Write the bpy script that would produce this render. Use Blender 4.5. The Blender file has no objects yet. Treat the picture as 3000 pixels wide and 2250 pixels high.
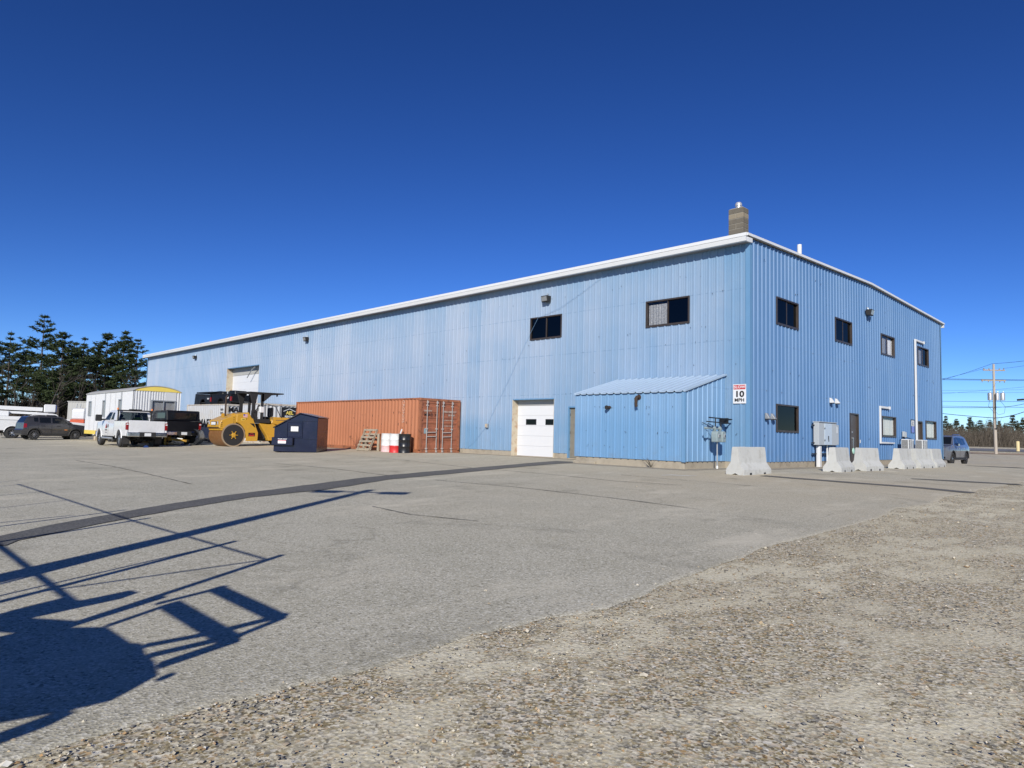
import bpy, bmesh, math, random
import numpy as np
from mathutils import Vector, Matrix, noise
random.seed(7)
R = math.radians
scene = bpy.context.scene
C = scene.collection

# ------------------------------------------------------------------ camera
# calibrated from the two vanishing points of the blue building (x = along the
# long wall, y = along the end wall, near corner of the building at the origin)
F_PX, CU, CV = 2029.0, 1500.0, 1125.0
def _n(v): return v / np.linalg.norm(v)
_dl = _n(np.array([-480 - CU, 1224 - CV, F_PX])); _dr = _n(np.array([3590 - CU, 1327 - CV, F_PX]))
_X = -_dl; _Y = _n(_dr - _X * _dr.dot(_X)); _Z = np.cross(_X, _Y)
if _Z[1] > 0: _Z = -_Z
ROT = np.array([_X, _Y, _Z])                       # camera (right, down, forward) -> world
CAM = np.array([11.15, -22.02, 0.95])
cam_d = bpy.data.cameras.new('camera'); cam = bpy.data.objects.new('camera', cam_d); C.objects.link(cam)
cam_d.sensor_width = 36.0; cam_d.lens = 36.0 * F_PX / 3000.0
cam_d.clip_start = 0.05; cam_d.clip_end = 3000
m3 = Matrix([[ROT[i][0], -ROT[i][1], -ROT[i][2]] for i in range(3)])
cam.matrix_world = Matrix.Translation(Vector(CAM)) @ m3.to_4x4()
scene.camera = cam

# ------------------------------------------------------------------ sky, sun, exposure
SUN_EL, SUN_DIR_AZ = R(27.5), R(126)                 # azimuth the light travels towards
world = bpy.data.worlds.new('World'); scene.world = world; world.use_nodes = True
nt = world.node_tree; nt.nodes.clear()
wo = nt.nodes.new('ShaderNodeOutputWorld'); bg = nt.nodes.new('ShaderNodeBackground')
sky = nt.nodes.new('ShaderNodeTexSky'); sky.sky_type = 'NISHITA'; sky.sun_disc = False
sky.sun_elevation = SUN_EL
_src = SUN_DIR_AZ + math.pi                        # azimuth of the sun itself
sky.sun_rotation = math.pi / 2 - _src
sky.altitude = 4000; sky.air_density = 1.1; sky.dust_density = 0.0; sky.ozone_density = 4.0
# clear late-winter sky: deepen the blue evenly over the whole dome
hs = nt.nodes.new('ShaderNodeHueSaturation'); hs.inputs['Hue'].default_value = 0.51; hs.inputs['Saturation'].default_value = 1.17; hs.inputs['Value'].default_value = 0.6
gm = nt.nodes.new('ShaderNodeGamma'); gm.inputs['Gamma'].default_value = 1.27
bg.inputs['Strength'].default_value = 0.132
nt.links.new(sky.outputs[0], hs.inputs['Color']); nt.links.new(hs.outputs[0], gm.inputs[0]); nt.links.new(gm.outputs[0], bg.inputs[0]); nt.links.new(bg.outputs[0], wo.inputs[0])
sun_d = bpy.data.lights.new('sun', 'SUN'); sun_d.energy = 5.0; sun_d.angle = R(0.53); sun_d.color = (1.0, 0.95, 0.86)
sun = bpy.data.objects.new('sun', sun_d); C.objects.link(sun)
LDIR = Vector((math.cos(SUN_DIR_AZ) * math.cos(SUN_EL), math.sin(SUN_DIR_AZ) * math.cos(SUN_EL), -math.sin(SUN_EL)))
sun.rotation_euler = LDIR.to_track_quat('-Z', 'Y').to_euler(); sun.location = (20, -40, 40)
vs = scene.view_settings
vs.view_transform = 'Standard'; vs.look = 'None'; vs.gamma = 1.0; vs.exposure = 0.05; vs.use_curve_mapping = False

# ------------------------------------------------------------------ pixel -> place (distance from ground or known size)
def ray(u, v): return ROT @ np.array([(u - CU) / F_PX, (v - CV) / F_PX, 1.0])
def at_depth(u, v, d): return CAM + ray(u, v) * d
def _ss(a, b, t):
    t = min(1, max(0, (t - a) / (b - a))); return t * t * (3 - 2 * t)
BL, BW = 64.0, 22.86
_fy = [22.86, 26, 30, 40, 60, 79, 86, 109, 140, 400]; _fz = [-.05, -.17, -.25, -.3, -.15, .08, .18, .74, .9, 1.0]
def gz(x, y):
    """height of the ground: level at the building, falling away from it, rising to the road far behind"""
    dx = max(-BL - x, 0, x); dy = max(-y, 0, y - BW); d = math.hypot(dx, dy)
    t = d - 2.5; t = 0.5 * (t + math.sqrt(t * t + 1.0)) - 0.186
    z = -.55 * math.tanh(max(0, .03 * t) / .55)
    w = _ss(19, 27, y)
    if w > 0: z = z * (1 - w) + w * float(np.interp(y, _fy, _fz))
    return z
def on_ground(u, v):
    z = 0.0; r = ray(u, v)
    for i in range(50):
        p = CAM + r * (z - CAM[2]) / r[2]; z = .5 * z + .5 * gz(p[0], p[1])
    return p

# ------------------------------------------------------------------ mesh helpers
class MB:
    def __init__(s): s.v = []; s.f = []
    def add(s, vs, fs):
        o = len(s.v); s.v += [tuple(map(float, p)) for p in vs]; s.f += [tuple(i + o for i in f) for f in fs]; return s
    def box(s, x0, x1, y0, y1, z0, z1):
        return s.add([(x0,y0,z0),(x1,y0,z0),(x1,y1,z0),(x0,y1,z0),(x0,y0,z1),(x1,y0,z1),(x1,y1,z1),(x0,y1,z1)],
                     [(3,2,1,0),(4,5,6,7),(0,1,5,4),(1,2,6,5),(2,3,7,6),(3,0,4,7)])
    def prism(s, poly, a, b, axis='y'):
        """poly in the plane across axis; x:(y,z) y:(x,z) z:(x,y)"""
        n = len(poly)
        mk = {'x': lambda p, t: (t, p[0], p[1]), 'y': lambda p, t: (p[0], t, p[1]), 'z': lambda p, t: (p[0], p[1], t)}[axis]
        return s.add([mk(p, a) for p in poly] + [mk(p, b) for p in poly],
                     [tuple(range(n))[::-1], tuple(range(n, 2*n))] + [(i, (i+1) % n, n + (i+1) % n, n + i) for i in range(n)])
    def tube(s, pts, r, n=8, caps=True):
        pts = [Vector(p) for p in pts]; rs = r if isinstance(r, (list, tuple)) else [r] * len(pts)
        o = len(s.v); k = len(pts); up = None
        for i, p in enumerate(pts):
            d = (pts[min(i+1, k-1)] - pts[max(i-1, 0)]).normalized()
            if up is None: up = Vector((0,0,1)) if abs(d.z) < .9 else Vector((1,0,0))
            a = d.cross(up).normalized(); b = a.cross(d).normalized(); up = b
            for j in range(n):
                t = 2*math.pi*j/n; s.v.append(tuple(p + (a*math.cos(t) + b*math.sin(t)) * rs[i]))
        for i in range(k-1):
            for j in range(n):
                s.f.append((o+i*n+j, o+i*n+(j+1)%n, o+(i+1)*n+(j+1)%n, o+(i+1)*n+j))
        if caps: s.f.append(tuple(o+j for j in range(n))[::-1]); s.f.append(tuple(o+(k-1)*n+j for j in range(n)))
        return s
    def bar(s, p, q, w, h=None):
        """square bar from p to q"""
        p, q = Vector(p), Vector(q); d = (q-p).normalized(); up = Vector((0,0,1)) if abs(d.z) < .95 else Vector((1,0,0))
        a = d.cross(up).normalized()*w/2; b = a.cross(d).normalized()*(h or w)/2
        return s.add([p-a-b,p+a-b,p+a+b,p-a+b,q-a-b,q+a-b,q+a+b,q-a+b], [(3,2,1,0),(4,5,6,7),(0,1,5,4),(1,2,6,5),(2,3,7,6),(3,0,4,7)])
    def lathe(s, prof, n=20, axis='z', c=(0,0,0), caps=True):
        """prof: (r, t) pairs along the axis"""
        o = len(s.v); k = len(prof)
        for r, t in prof:
            for j in range(n):
                a = 2*math.pi*j/n; x, y = r*math.cos(a), r*math.sin(a)
                q = {'z': (x, y, t), 'x': (t, x, y), 'y': (x, t, y)}[axis]
                s.v.append((q[0]+c[0], q[1]+c[1], q[2]+c[2]))
        for i in range(k-1):
            for j in range(n): s.f.append((o+i*n+j, o+i*n+(j+1)%n, o+(i+1)*n+(j+1)%n, o+(i+1)*n+j))
        if caps: s.f.append(tuple(o+j for j in range(n))[::-1]); s.f.append(tuple(o+(k-1)*n+j for j in range(n)))
        return s
    def mesh(s, name, bev=0, seg=1, smooth=None):
        me = bpy.data.meshes.new(name); me.from_pydata(s.v, [], s.f); me.update()
        bm = bmesh.new(); bm.from_mesh(me)
        bmesh.ops.recalc_face_normals(bm, faces=bm.faces)
        if bev:
            ed = [e for e in bm.edges if len(e.link_faces) == 2 and e.calc_face_angle(0) > R(25)]
            bmesh.ops.bevel(bm, geom=ed, offset=bev, segments=seg, affect='EDGES', clamp_overlap=True)
        bm.to_mesh(me); bm.free()
        if smooth: shade(me, smooth)
        return me
def shade(me, ang):
    me.polygons.foreach_set('use_smooth', [True]*len(me.polygons)); me.set_sharp_from_angle(angle=R(ang))
def obj(name, me, mat=None, parent=None, loc=None, rot=None):
    if isinstance(me, MB): me = me.mesh(name)
    o = bpy.data.objects.new(name, me); C.objects.link(o)
    if mat is not None and not me.materials: me.materials.append(mat)
    if parent: o.parent = parent
    if loc is not None: o.location = loc
    if rot is not None: o.rotation_euler = rot
    return o
def tag(o, label, cat, group=None):
    o['label'] = label; o['category'] = cat
    if group: o['group'] = group
    return o
def thing(name, label, cat, loc=(0,0,0), rz=0, group=None):
    o = bpy.data.objects.new(name, None); C.objects.link(o); o.empty_display_size = .2
    o.location = loc; o.rotation_euler = (0,0,rz); return tag(o, label, cat, group)
def struct(o): o['kind'] = 'structure'; return o
def stuff(o): o['kind'] = 'stuff'; return o
def copy_tree(o, parent=None):
    c = o.copy(); C.objects.link(c); c.parent = parent
    for ch in list(o.children): copy_tree(ch, c)
    return c
def text_mesh(txt, size, depth=.004, bold=0.0, spacing=1.0):
    cu = bpy.data.curves.new('txt', 'FONT'); cu.body = txt; cu.size = size; cu.extrude = depth/2; cu.align_x = 'CENTER'; cu.align_y = 'CENTER'
    cu.offset = bold; cu.space_character = spacing; cu.resolution_u = 3
    o = bpy.data.objects.new('txt', cu); C.objects.link(o)
    dg = bpy.context.evaluated_depsgraph_get(); me = bpy.data.meshes.new_from_object(o.evaluated_get(dg))
    bpy.data.objects.remove(o); bpy.data.curves.remove(cu); me.materials.clear(); return me
# orientation of lettering on a wall: facing -y, facing +x, facing -x
FACE_NY = (R(90), 0, 0); FACE_PX = (R(90), 0, R(90)); FACE_NX = (R(90), 0, R(-90))

# ------------------------------------------------------------------ materials
def new_mat(name):
    m = bpy.data.materials.new(name); m.use_nodes = True; t = m.node_tree
    return m, t, t.nodes['Principled BSDF']
def N(t, kind, **kw):
    n = t.nodes.new('ShaderNode' + kind)
    for k, v in kw.items():
        if k in n.inputs: n.inputs[k].default_value = v
        else: setattr(n, k, v)
    return n
def L(t, a, b): t.links.new(a, b)
def mixc(t, fac, a, b, mode='MIX'):
    n = t.nodes.new('ShaderNodeMix'); n.data_type = 'RGBA'; n.blend_type = mode; n.clamp_factor = True
    for sock, v in ((n.inputs[0], fac), (n.inputs[6], a), (n.inputs[7], b)):
        if hasattr(v, 'links'): t.links.new(v, sock)
        elif isinstance(v, (int, float)): sock.default_value = v
        else: sock.default_value = (*v, 1) if len(v) == 3 else v
    return n.outputs[2]
def ramp(t, src, stops):
    n = t.nodes.new('ShaderNodeValToRGB'); L(t, src, n.inputs[0]); cr = n.color_ramp
    while len(cr.elements) < len(stops): cr.elements.new(.5)
    for e, (p, c) in zip(cr.elements, stops): e.position = p; e.color = (*c, 1) if not isinstance(c, (int, float)) else (c, c, c, 1)
    return n.outputs[0]
def coords(t, world=False, scale=(1,1,1)):
    if world: src = t.nodes.new('ShaderNodeNewGeometry').outputs['Position']
    else: src = t.nodes.new('ShaderNodeTexCoord').outputs['Object']
    if scale == (1,1,1): return src
    mp = t.nodes.new('ShaderNodeMapping'); mp.inputs['Scale'].default_value = scale; L(t, src, mp.inputs[0]); return mp.outputs[0]
def noise_t(t, vec, scale, detail=4, rough=.55):
    n = N(t, 'TexNoise'); n.inputs['Scale'].default_value = scale; n.inputs['Detail'].default_value = detail; n.inputs['Roughness'].default_value = rough
    L(t, vec, n.inputs['Vector']); return n.outputs['Fac']
def simple(name, col, rough=.5, metal=0, var=.12, scale=3.0, dirt=None, dirt_amt=.35, bump=0, coat=0, spec=None, rvar=.1):
    """painted / worn surface: base colour broken up by two noises, optional dirt patches, roughness variation"""
    m, t, b = new_mat(name); v = coords(t)
    n1 = noise_t(t, v, scale, 5); n2 = noise_t(t, v, scale*7, 3)
    c = mixc(t, n1, tuple(x*(1-var) for x in col), tuple(min(1, x*(1+var)) for x in col))
    c = mixc(t, .25, c, mixc(t, n2, tuple(x*(1-2*var) for x in col), tuple(min(1, x*(1+2*var)) for x in col)))
    if dirt is not None:
        n3 = noise_t(t, v, scale*1.7, 6, .7); f = ramp(t, n3, [(.5-.0, 0), (.72, dirt_amt)])
        c = mixc(t, f, c, dirt)
    L(t, c, b.inputs['Base Color']); b.inputs['Metallic'].default_value = metal
    rr = ramp(t, n1, [(.3, max(0.02, rough-rvar)), (.7, min(1, rough+rvar))]); L(t, rr, b.inputs['Roughness'])
    if coat: b.inputs['Coat Weight'].default_value = coat; b.inputs['Coat Roughness'].default_value = .05
    if spec is not None: b.inputs['Specular IOR Level'].default_value = spec
    if bump:
        bp = N(t, 'Bump'); bp.inputs['Strength'].default_value = bump; bp.inputs['Distance'].default_value = .01
        L(t, n2, bp.inputs['Height']); L(t, bp.outputs[0], b.inputs['Normal'])
    return m
def glass_mat(name, tint=.25, col=(1,1,1)):
    m = bpy.data.materials.new(name); m.use_nodes = True; t = m.node_tree; t.nodes.clear()
    o = t.nodes.new('ShaderNodeOutputMaterial'); mx = t.nodes.new('ShaderNodeMixShader')
    tr = t.nodes.new('ShaderNodeBsdfTransparent'); tr.inputs[0].default_value = (tint*col[0], tint*col[1], tint*col[2], 1)
    gl = t.nodes.new('ShaderNodeBsdfGlossy'); gl.inputs['Roughness'].default_value = .03; gl.inputs[0].default_value = (.9,.9,.9,1)
    lw = t.nodes.new('ShaderNodeLayerWeight'); lw.inputs['Blend'].default_value = .5          # same from both sides of a thin pane
    pw = N(t, 'Math', operation='POWER'); L(t, lw.outputs['Facing'], pw.inputs[0]); pw.inputs[1].default_value = 5.0
    ml = N(t, 'Math', operation='MULTIPLY_ADD'); L(t, pw.outputs[0], ml.inputs[0]); ml.inputs[1].default_value = .35; ml.inputs[2].default_value = .035
    L(t, ml.outputs[0], mx.inputs[0]); L(t, tr.outputs[0], mx.inputs[1]); L(t, gl.outputs[0], mx.inputs[2]); L(t, mx.outputs[0], o.inputs[0])
    return m

def siding_mat(name, strong, chalk, fade=1.0):
    """blue painted steel, chalked by sun between the sheltered top and the washed bottom; streaks and screw lines"""
    m, t, b = new_mat(name)
    pos = coords(t, True); sep = N(t, 'SeparateXYZ'); L(t, pos, sep.inputs[0])
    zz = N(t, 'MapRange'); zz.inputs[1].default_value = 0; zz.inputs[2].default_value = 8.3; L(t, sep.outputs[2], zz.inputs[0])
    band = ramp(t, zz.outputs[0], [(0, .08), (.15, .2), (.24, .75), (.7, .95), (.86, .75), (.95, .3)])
    mp = coords(t, True, (1.1, 1.1, .05)); st = noise_t(t, mp, 1.3, 5, .65)
    mp2 = coords(t, True, (.09, .09, .16)); big = noise_t(t, mp2, 1.0, 4, .6)
    info = N(t, 'ObjectInfo')
    # farther along the long wall the paint has chalked most
    ln = N(t, 'MapRange'); ln.inputs[1].default_value = 0; ln.inputs[2].default_value = -14; ln.inputs[3].default_value = .35; ln.inputs[4].default_value = 1.0
    L(t, sep.outputs[0], ln.inputs[0])
    def mul(a, c, op='MULTIPLY'):
        n = N(t, 'Math', operation=op)
        for i, q in enumerate((a, c)):
            if hasattr(q, 'links'): L(t, q, n.inputs[i])
            else: n.inputs[i].default_value = q
        return n.outputs[0]
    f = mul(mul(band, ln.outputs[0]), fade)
    f = mul(f, ramp(t, big, [(.3, .55), (.65, 1.0)]))
    f = mul(f, mul(mul(mul(st, .5), -.25, 'ADD'), .8), 'ADD')
    f = mul(f, mul(mul(info.outputs['Random'], .30), -.15, 'ADD'), 'ADD')
    wash = noise_t(t, coords(t, True, (.35, .35, .22)), 1.6, 6, .7); f = mul(f, mul(mul(wash, .8), -.38, 'ADD'), 'ADD')   # blotchy chalking
    c = mixc(t, f, strong, chalk)
    # girt lines: a faint dirty line with screw heads at each girt
    gl = None
    for gzv in (2.73, 4.43, 6.18, 7.45):
        d = mul(mul(sep.outputs[2], -gzv, 'ADD'), 0, 'ADD'); a = N(t, 'Math', operation='ABSOLUTE'); L(t, d, a.inputs[0])
        lt = N(t, 'Math', operation='LESS_THAN'); L(t, a.outputs[0], lt.inputs[0]); lt.inputs[1].default_value = .018
        gl = lt.outputs[0] if gl is None else mul(gl, lt.outputs[0], 'ADD')
    dn = noise_t(t, coords(t, True, (3.3, 3.3, .4)), 2.0, 2); gl = mul(gl, ramp(t, dn, [(.42, 0), (.6, .45)]))
    c = mixc(t, gl, c, (.10, .18, .30))
    # grime splashed up from the ground and fine scratches
    sp = noise_t(t, pos, 2.3, 6, .75); low = ramp(t, zz.outputs[0], [(0, 1), (.12, 0)])
    c = mixc(t, mul(low, ramp(t, sp, [(.5, 0), (.75, .5)])), c, (.16, .17, .17))
    L(t, c, b.inputs['Base Color']); b.inputs['Roughness'].default_value = .48; b.inputs['Specular IOR Level'].default_value = .4
    bp = N(t, 'Bump'); bp.inputs['Strength'].default_value = .15; bp.inputs['Distance'].default_value = .02
    L(t, noise_t(t, coords(t, True, (.8, .8, .5)), 1.0, 2), bp.inputs['Height']); L(t, bp.outputs[0], b.inputs['Normal'])
    return m
M = {}
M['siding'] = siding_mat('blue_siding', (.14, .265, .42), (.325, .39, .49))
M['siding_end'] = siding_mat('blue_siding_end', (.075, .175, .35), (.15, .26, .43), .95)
M['trim_blue'] = simple('blue_trim', (.125, .26, .43), .45, var=.06)
M['white_trim'] = simple('white_trim', (.66, .675, .68), .4, var=.03, dirt=(.5,.48,.44), dirt_amt=.15)
M['white_door'] = simple('white_door', (.655, .665, .68), .4, var=.02)
M['soffit'] = simple('soffit', (.22, .22, .215), .6, var=.05)  # grey darkened to deepen the shade under the eave
M['bronze'] = simple('bronze_frame', (.045, .035, .03), .4, var=.2)
M['glass'] = glass_mat('window_glass', .18, (.85, .9, 1)); M['glass_clear'] = glass_mat('window_glass_clear', .93)
M['carglass'] = glass_mat('car_glass', .35, (.8, .9, .9)); M['carglass_dark'] = glass_mat('car_glass_dark', .06, (.8, .9, .95))
M['dark'] = simple('dark_inside', (.012, .012, .013), .8, var=.2)
M['concrete'] = simple('concrete_foundation', (.34, .30, .235), .9, var=.18, scale=1.2, dirt=(.17,.14,.10), dirt_amt=.7, bump=.4)
M['barrier'] = simple('barrier_concrete', (.47, .475, .455), .85, var=.1, scale=2.2, dirt=(.27,.255,.22), dirt_amt=.6, bump=.5)
M['door_tan'] = simple('tan_door', (.20, .185, .15), .55, var=.1, dirt=(.08,.06,.05), dirt_amt=.4)
M['door_brown'] = simple('brown_door', (.085, .07, .058), .5, var=.12)
M['jamb'] = simple('weathered_jamb', (.50, .44, .33), .8, var=.15, scale=2, dirt=(.30,.13,.05), dirt_amt=.8)
M['black'] = simple('black_paint', (.012, .012, .014), .35, var=.2)
M['black_matte'] = simple('black_matte', (.018, .018, .019), .7, var=.25)
M['rubber'] = simple('rubber', (.022, .022, .023), .85, var=.25, scale=8, dirt=(.10,.09,.075), dirt_amt=.4)
M['steel'] = simple('bright_steel', (.62, .63, .65), .3, .9, var=.08)
M['galv'] = simple('galvanised', (.42, .44, .45), .5, .6, var=.12, scale=6)
M['grey_metal'] = simple('grey_cabinet', (.40, .43, .45), .5, var=.05, scale=2)
M['meter'] = simple('meter_grey', (.24, .30, .31), .5, var=.12)
M['wood_grey'] = simple('weathered_wood', (.33, .28, .21), .9, var=.25, scale=5, dirt=(.12,.10,.08), dirt_amt=.6, bump=.4)
M['curtain'] = simple('curtain', (.62, .63, .60), .9, var=.06)
M['white_plastic'] = simple('white_plastic', (.64, .65, .65), .45, var=.03)
M['red'] = simple('red_paint', (.55, .03, .03), .4, var=.08); M['red_lens'] = simple('red_lens', (.22, .008, .01), .2, var=.1)
M['sign_white'] = simple('sign_white', (.68, .69, .70), .4, var=.02); M['ink'] = simple('sign_black', (.01, .01, .012), .5)
M['chrome'] = simple('chrome', (.75, .76, .78), .12, 1.0, var=.05)
M['white_car'] = simple('white_car_paint', (.64, .645, .65), .3, var=.02, coat=.6, dirt=(.55,.52,.47), dirt_amt=.12)
M['amber'] = simple('amber_lens', (.75, .25, .08), .2); M['hivis'] = simple('hi_vis', (.55, .85, .06), .8, var=.1)
M['yellow'] = simple('machine_yellow', (.52, .29, .03), .4, var=.07, coat=.2, dirt=(.28,.18,.07), dirt_amt=.35)
M['yellow_pale'] = simple('pale_yellow', (.75, .58, .12), .5, var=.06)
M['blackcar'] = simple('black_car_paint', (.006, .006, .008), .42, var=.1, spec=.3)
M['trailer_white'] = simple('trailer_white', (.58, .59, .60), .45, var=.04, scale=1.2, dirt=(.5,.49,.46), dirt_amt=.3)
M['shed_grey'] = simple('grey_shed', (.38, .38, .36), .6, var=.08)
M['bark'] = simple('pine_bark', (.075, .062, .052), .95, var=.3, scale=6, bump=.6)
M['bark_grey'] = simple('bare_bark', (.13, .115, .10), .95, var=.3, scale=6)
# ================================================================== GROUND
def edge_x(y):
    """east edge of the paving"""
    e = float(np.interp(y, [-60, -30, -21, -17, -13, -7, 5, 9, 13, 18, 30, 120], [8.4, 7.9, 7.65, 7.6, 7.2, 7.0, 6.7, 8.0, 13, 24, 34, 40]))
    return e
def jag(y): return .16*noise.noise((y*.55, 3.1, 0)) + .07*noise.noise((y*2.3, 7.7, 0)) + .03*noise.noise((y*9, 1.7, 0))

def ground_mat():
    m, t, b = new_mat('gravel_dirt'); p = coords(t, True)
    big = noise_t(t, p, .45, 5, .6); mid = noise_t(t, coords(t, True, (1, .62, 1)), 1.9, 7, .72); fine = noise_t(t, p, 30, 5, .75)
    vo = N(t, 'TexVoronoi'); vo.inputs['Scale'].default_value = 34; L(t, p, vo.inputs['Vector'])
    vo2 = N(t, 'TexVoronoi'); vo2.inputs['Scale'].default_value = 75; L(t, p, vo2.inputs['Vector'])
    sand = mixc(t, fine, (.50, .455, .325), (.76, .71, .54)); soil = mixc(t, fine, (.17, .135, .07), (.42, .345, .20))
    smask = ramp(t, mid, [(.45, 0), (.57, 1)]); c = mixc(t, smask, soil, sand)
    c = mixc(t, ramp(t, big, [(.36, .55), (.62, 0)]), c, soil)
    hsv = N(t, 'SeparateColor'); L(t, vo.outputs['Color'], hsv.inputs[0])
    st = ramp(t, hsv.outputs[0], [(0, (.07,.075,.08)), (.14, (.28,.27,.24)), (.4, (.50,.45,.33)), (.62, (.66,.61,.49)), (.8, (.42,.27,.12)), (1, (.80,.78,.70))])
    sel = ramp(t, hsv.outputs[1], [(.30, 0), (.34, 1)])
    pm = N(t, 'Math', operation='MULTIPLY'); L(t, sel, pm.inputs[0]); L(t, ramp(t, mid, [(.45, .85), (.57, .22)]), pm.inputs[1])
    c = mixc(t, pm.outputs[0], c, st)
    hs2 = N(t, 'SeparateColor'); L(t, vo2.outputs['Color'], hs2.inputs[0])
    c = mixc(t, ramp(t, hs2.outputs[2], [(.5, 0), (.8, .6)]), c, (.76, .715, .58))
    dm_ = N(t, 'Math', operation='MULTIPLY'); L(t, ramp(t, hs2.outputs[1], [(.72, 0), (.88, .75)]), dm_.inputs[0]); L(t, ramp(t, mid, [(.45, 1), (.57, .25)]), dm_.inputs[1]); c = mixc(t, dm_.outputs[0], c, (.10, .083, .055))
    L(t, c, b.inputs['Base Color']); b.inputs['Roughness'].default_value = .95; b.inputs['Specular IOR Level'].default_value = .15
    bp = N(t, 'Bump'); bp.inputs['Strength'].default_value = .55; bp.inputs['Distance'].default_value = .008
    hh = N(t, 'Math', operation='ADD'); L(t, vo.outputs['Distance'], hh.inputs[0]); L(t, fine, hh.inputs[1])
    L(t, hh.outputs[0], bp.inputs['Height']); L(t, bp.outputs[0], b.inputs['Normal'])
    return m
def asphalt_mat(name, dark, light, speck, big_amt=1.0):
    m, t, b = new_mat(name); p = coords(t, True)
    big = noise_t(t, p, .13, 5, .6); mid = noise_t(t, p, .9, 5, .6); fine = noise_t(t, p, 60, 3, .7)
    vo = N(t, 'TexVoronoi'); vo.inputs['Scale'].default_value = 62; L(t, p, vo.inputs['Vector'])
    hsv = N(t, 'SeparateColor'); L(t, vo.outputs['Color'], hsv.inputs[0])
    c = mixc(t, ramp(t, mid, [(.3, 0), (.7, 1)]), dark, light)
    c = mixc(t, ramp(t, hsv.outputs[0], [(.0, .9), (.32, 0), (.7, 0), (1, .0)]), c, tuple(x*.38 for x in dark))
    c = mixc(t, ramp(t, hsv.outputs[1], [(.55, 0), (.95, .7)]), c, speck)
    c = mixc(t, ramp(t, fine, [(.35, .5), (.55, 0)]), c, tuple(x*.4 for x in dark))
    # sandy film, thickest by the building where runoff drops it
    sx_ = N(t, 'SeparateXYZ'); L(t, p, sx_.inputs[0]); mr = N(t, 'MapRange'); L(t, sx_.outputs[1], mr.inputs[0]); mr.inputs[1].default_value = -17; mr.inputs[2].default_value = -5; mr.inputs[3].default_value = .12; mr.inputs[4].default_value = .9
    fm = N(t, 'Math', operation='MULTIPLY'); L(t, mr.outputs[0], fm.inputs[0]); L(t, ramp(t, big, [(.3, .25*big_amt), (.62, .75*big_amt)]), fm.inputs[1])
    c = mixc(t, fm.outputs[0], c, (.50, .425, .30))
    # long faint streaks left by sweeping and tyres
    sw = noise_t(t, coords(t, True, (.05, .5, .5)), 1.0, 4, .6); c = mixc(t, ramp(t, sw, [(.5, 0), (.7, .25*big_amt)]), c, tuple(x*.75 for x in dark))
    if big_amt > .5:
        # oil and tyre stains, and a net of fine cracks that comes and goes
        stn = noise_t(t, p, .55, 6, .72); c = mixc(t, ramp(t, stn, [(.57, 0), (.70, .5)]), c, tuple(x*.45 for x in dark))
        pale = noise_t(t, coords(t, True, (1.0, .35, 1)), .8, 6, .7); c = mixc(t, ramp(t, pale, [(.54, 0), (.70, .55)]), c, (.66, .61, .49))
        wrp = N(t, 'TexNoise'); wrp.inputs['Scale'].default_value = 1.3; wrp.inputs['Detail'].default_value = 5; L(t, p, wrp.inputs['Vector'])
        va = N(t, 'VectorMath', operation='MULTIPLY_ADD'); L(t, wrp.outputs['Color'], va.inputs[0]); va.inputs[1].default_value = (.9, .9, .9); L(t, p, va.inputs[2])
        ck = N(t, 'TexVoronoi', feature='DISTANCE_TO_EDGE'); ck.inputs['Scale'].default_value = .22; L(t, va.outputs[0], ck.inputs['Vector'])
        cf = N(t, 'Math', operation='MULTIPLY'); L(t, ramp(t, ck.outputs['Distance'], [(0, 1), (.0035, .6), (.0065, 0)]), cf.inputs[0])
        L(t, ramp(t, noise_t(t, p, .25, 3), [(.47, 0), (.60, .32)]), cf.inputs[1]); c = mixc(t, cf.outputs[0], c, tuple(x*.32 for x in dark))
    L(t, c, b.inputs['Base Color']); b.inputs['Roughness'].default_value = .9; b.inputs['Specular IOR Level'].default_value = .25
    bp = N(t, 'Bump'); bp.inputs['Strength'].default_value = .5; bp.inputs['Distance'].default_value = .006
    L(t, vo.outputs['Distance'], bp.inputs['Height']); L(t, bp.outputs[0], b.inputs['Normal'])
    return m
M['ground'] = ground_mat()
M['asphalt'] = asphalt_mat('worn_asphalt', (.42, .40, .315), (.51, .485, .395), (.78, .76, .67))
M['patch'] = asphalt_mat('dark_patch_asphalt', (.105, .105, .105), (.14, .14, .138), (.22, .22, .21), .12)
M['seam'] = simple('paving_seam', (.075, .07, .062), .9, var=.3)
M['road'] = simple('road_asphalt', (.16, .16, .165), .9, var=.08, scale=.3)
M['verge'] = simple('sandy_verge', (.36, .26, .17), .95, var=.2, scale=.4)

# big ground sheet: fine near, coarse far
def lin(a, b, s): return list(np.arange(a, b, s))
gx = [-1500, -800, -400, -250, -160, -120] + lin(-100, -4, 2) + lin(-4, 24, .5) + lin(24, 60, 4) + [60, 90, 140, 250, 500, 1000]
gy = [-400, -150, -80, -60, -45] + lin(-38, -26, 2) + lin(-26, 14, .5) + lin(14, 120, 3) + [120, 140, 180, 260, 400, 800, 1600]
mb = MB()
for y in gy:
    for x in gx:
        z = gz(x, y)
        z -= .08*_ss(.15, 1.2, edge_x(y) - x) if (-92 < x and -58 < y < 84) else 0
        if x > 7 and -30 < y < 8: z += .03*noise.noise((x*.5, y*.5, 0)) * _ss(0, 2, x - edge_x(y))
        mb.v.append((x, y, z))
nx = len(gx)
for j in range(len(gy)-1):
    for i in range(nx-1): mb.f.append((j*nx+i, j*nx+i+1, (j+1)*nx+i+1, (j+1)*nx+i))
g_me = mb.mesh('ground'); shade(g_me, 60); struct(obj('ground', g_me, M['ground']))

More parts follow.
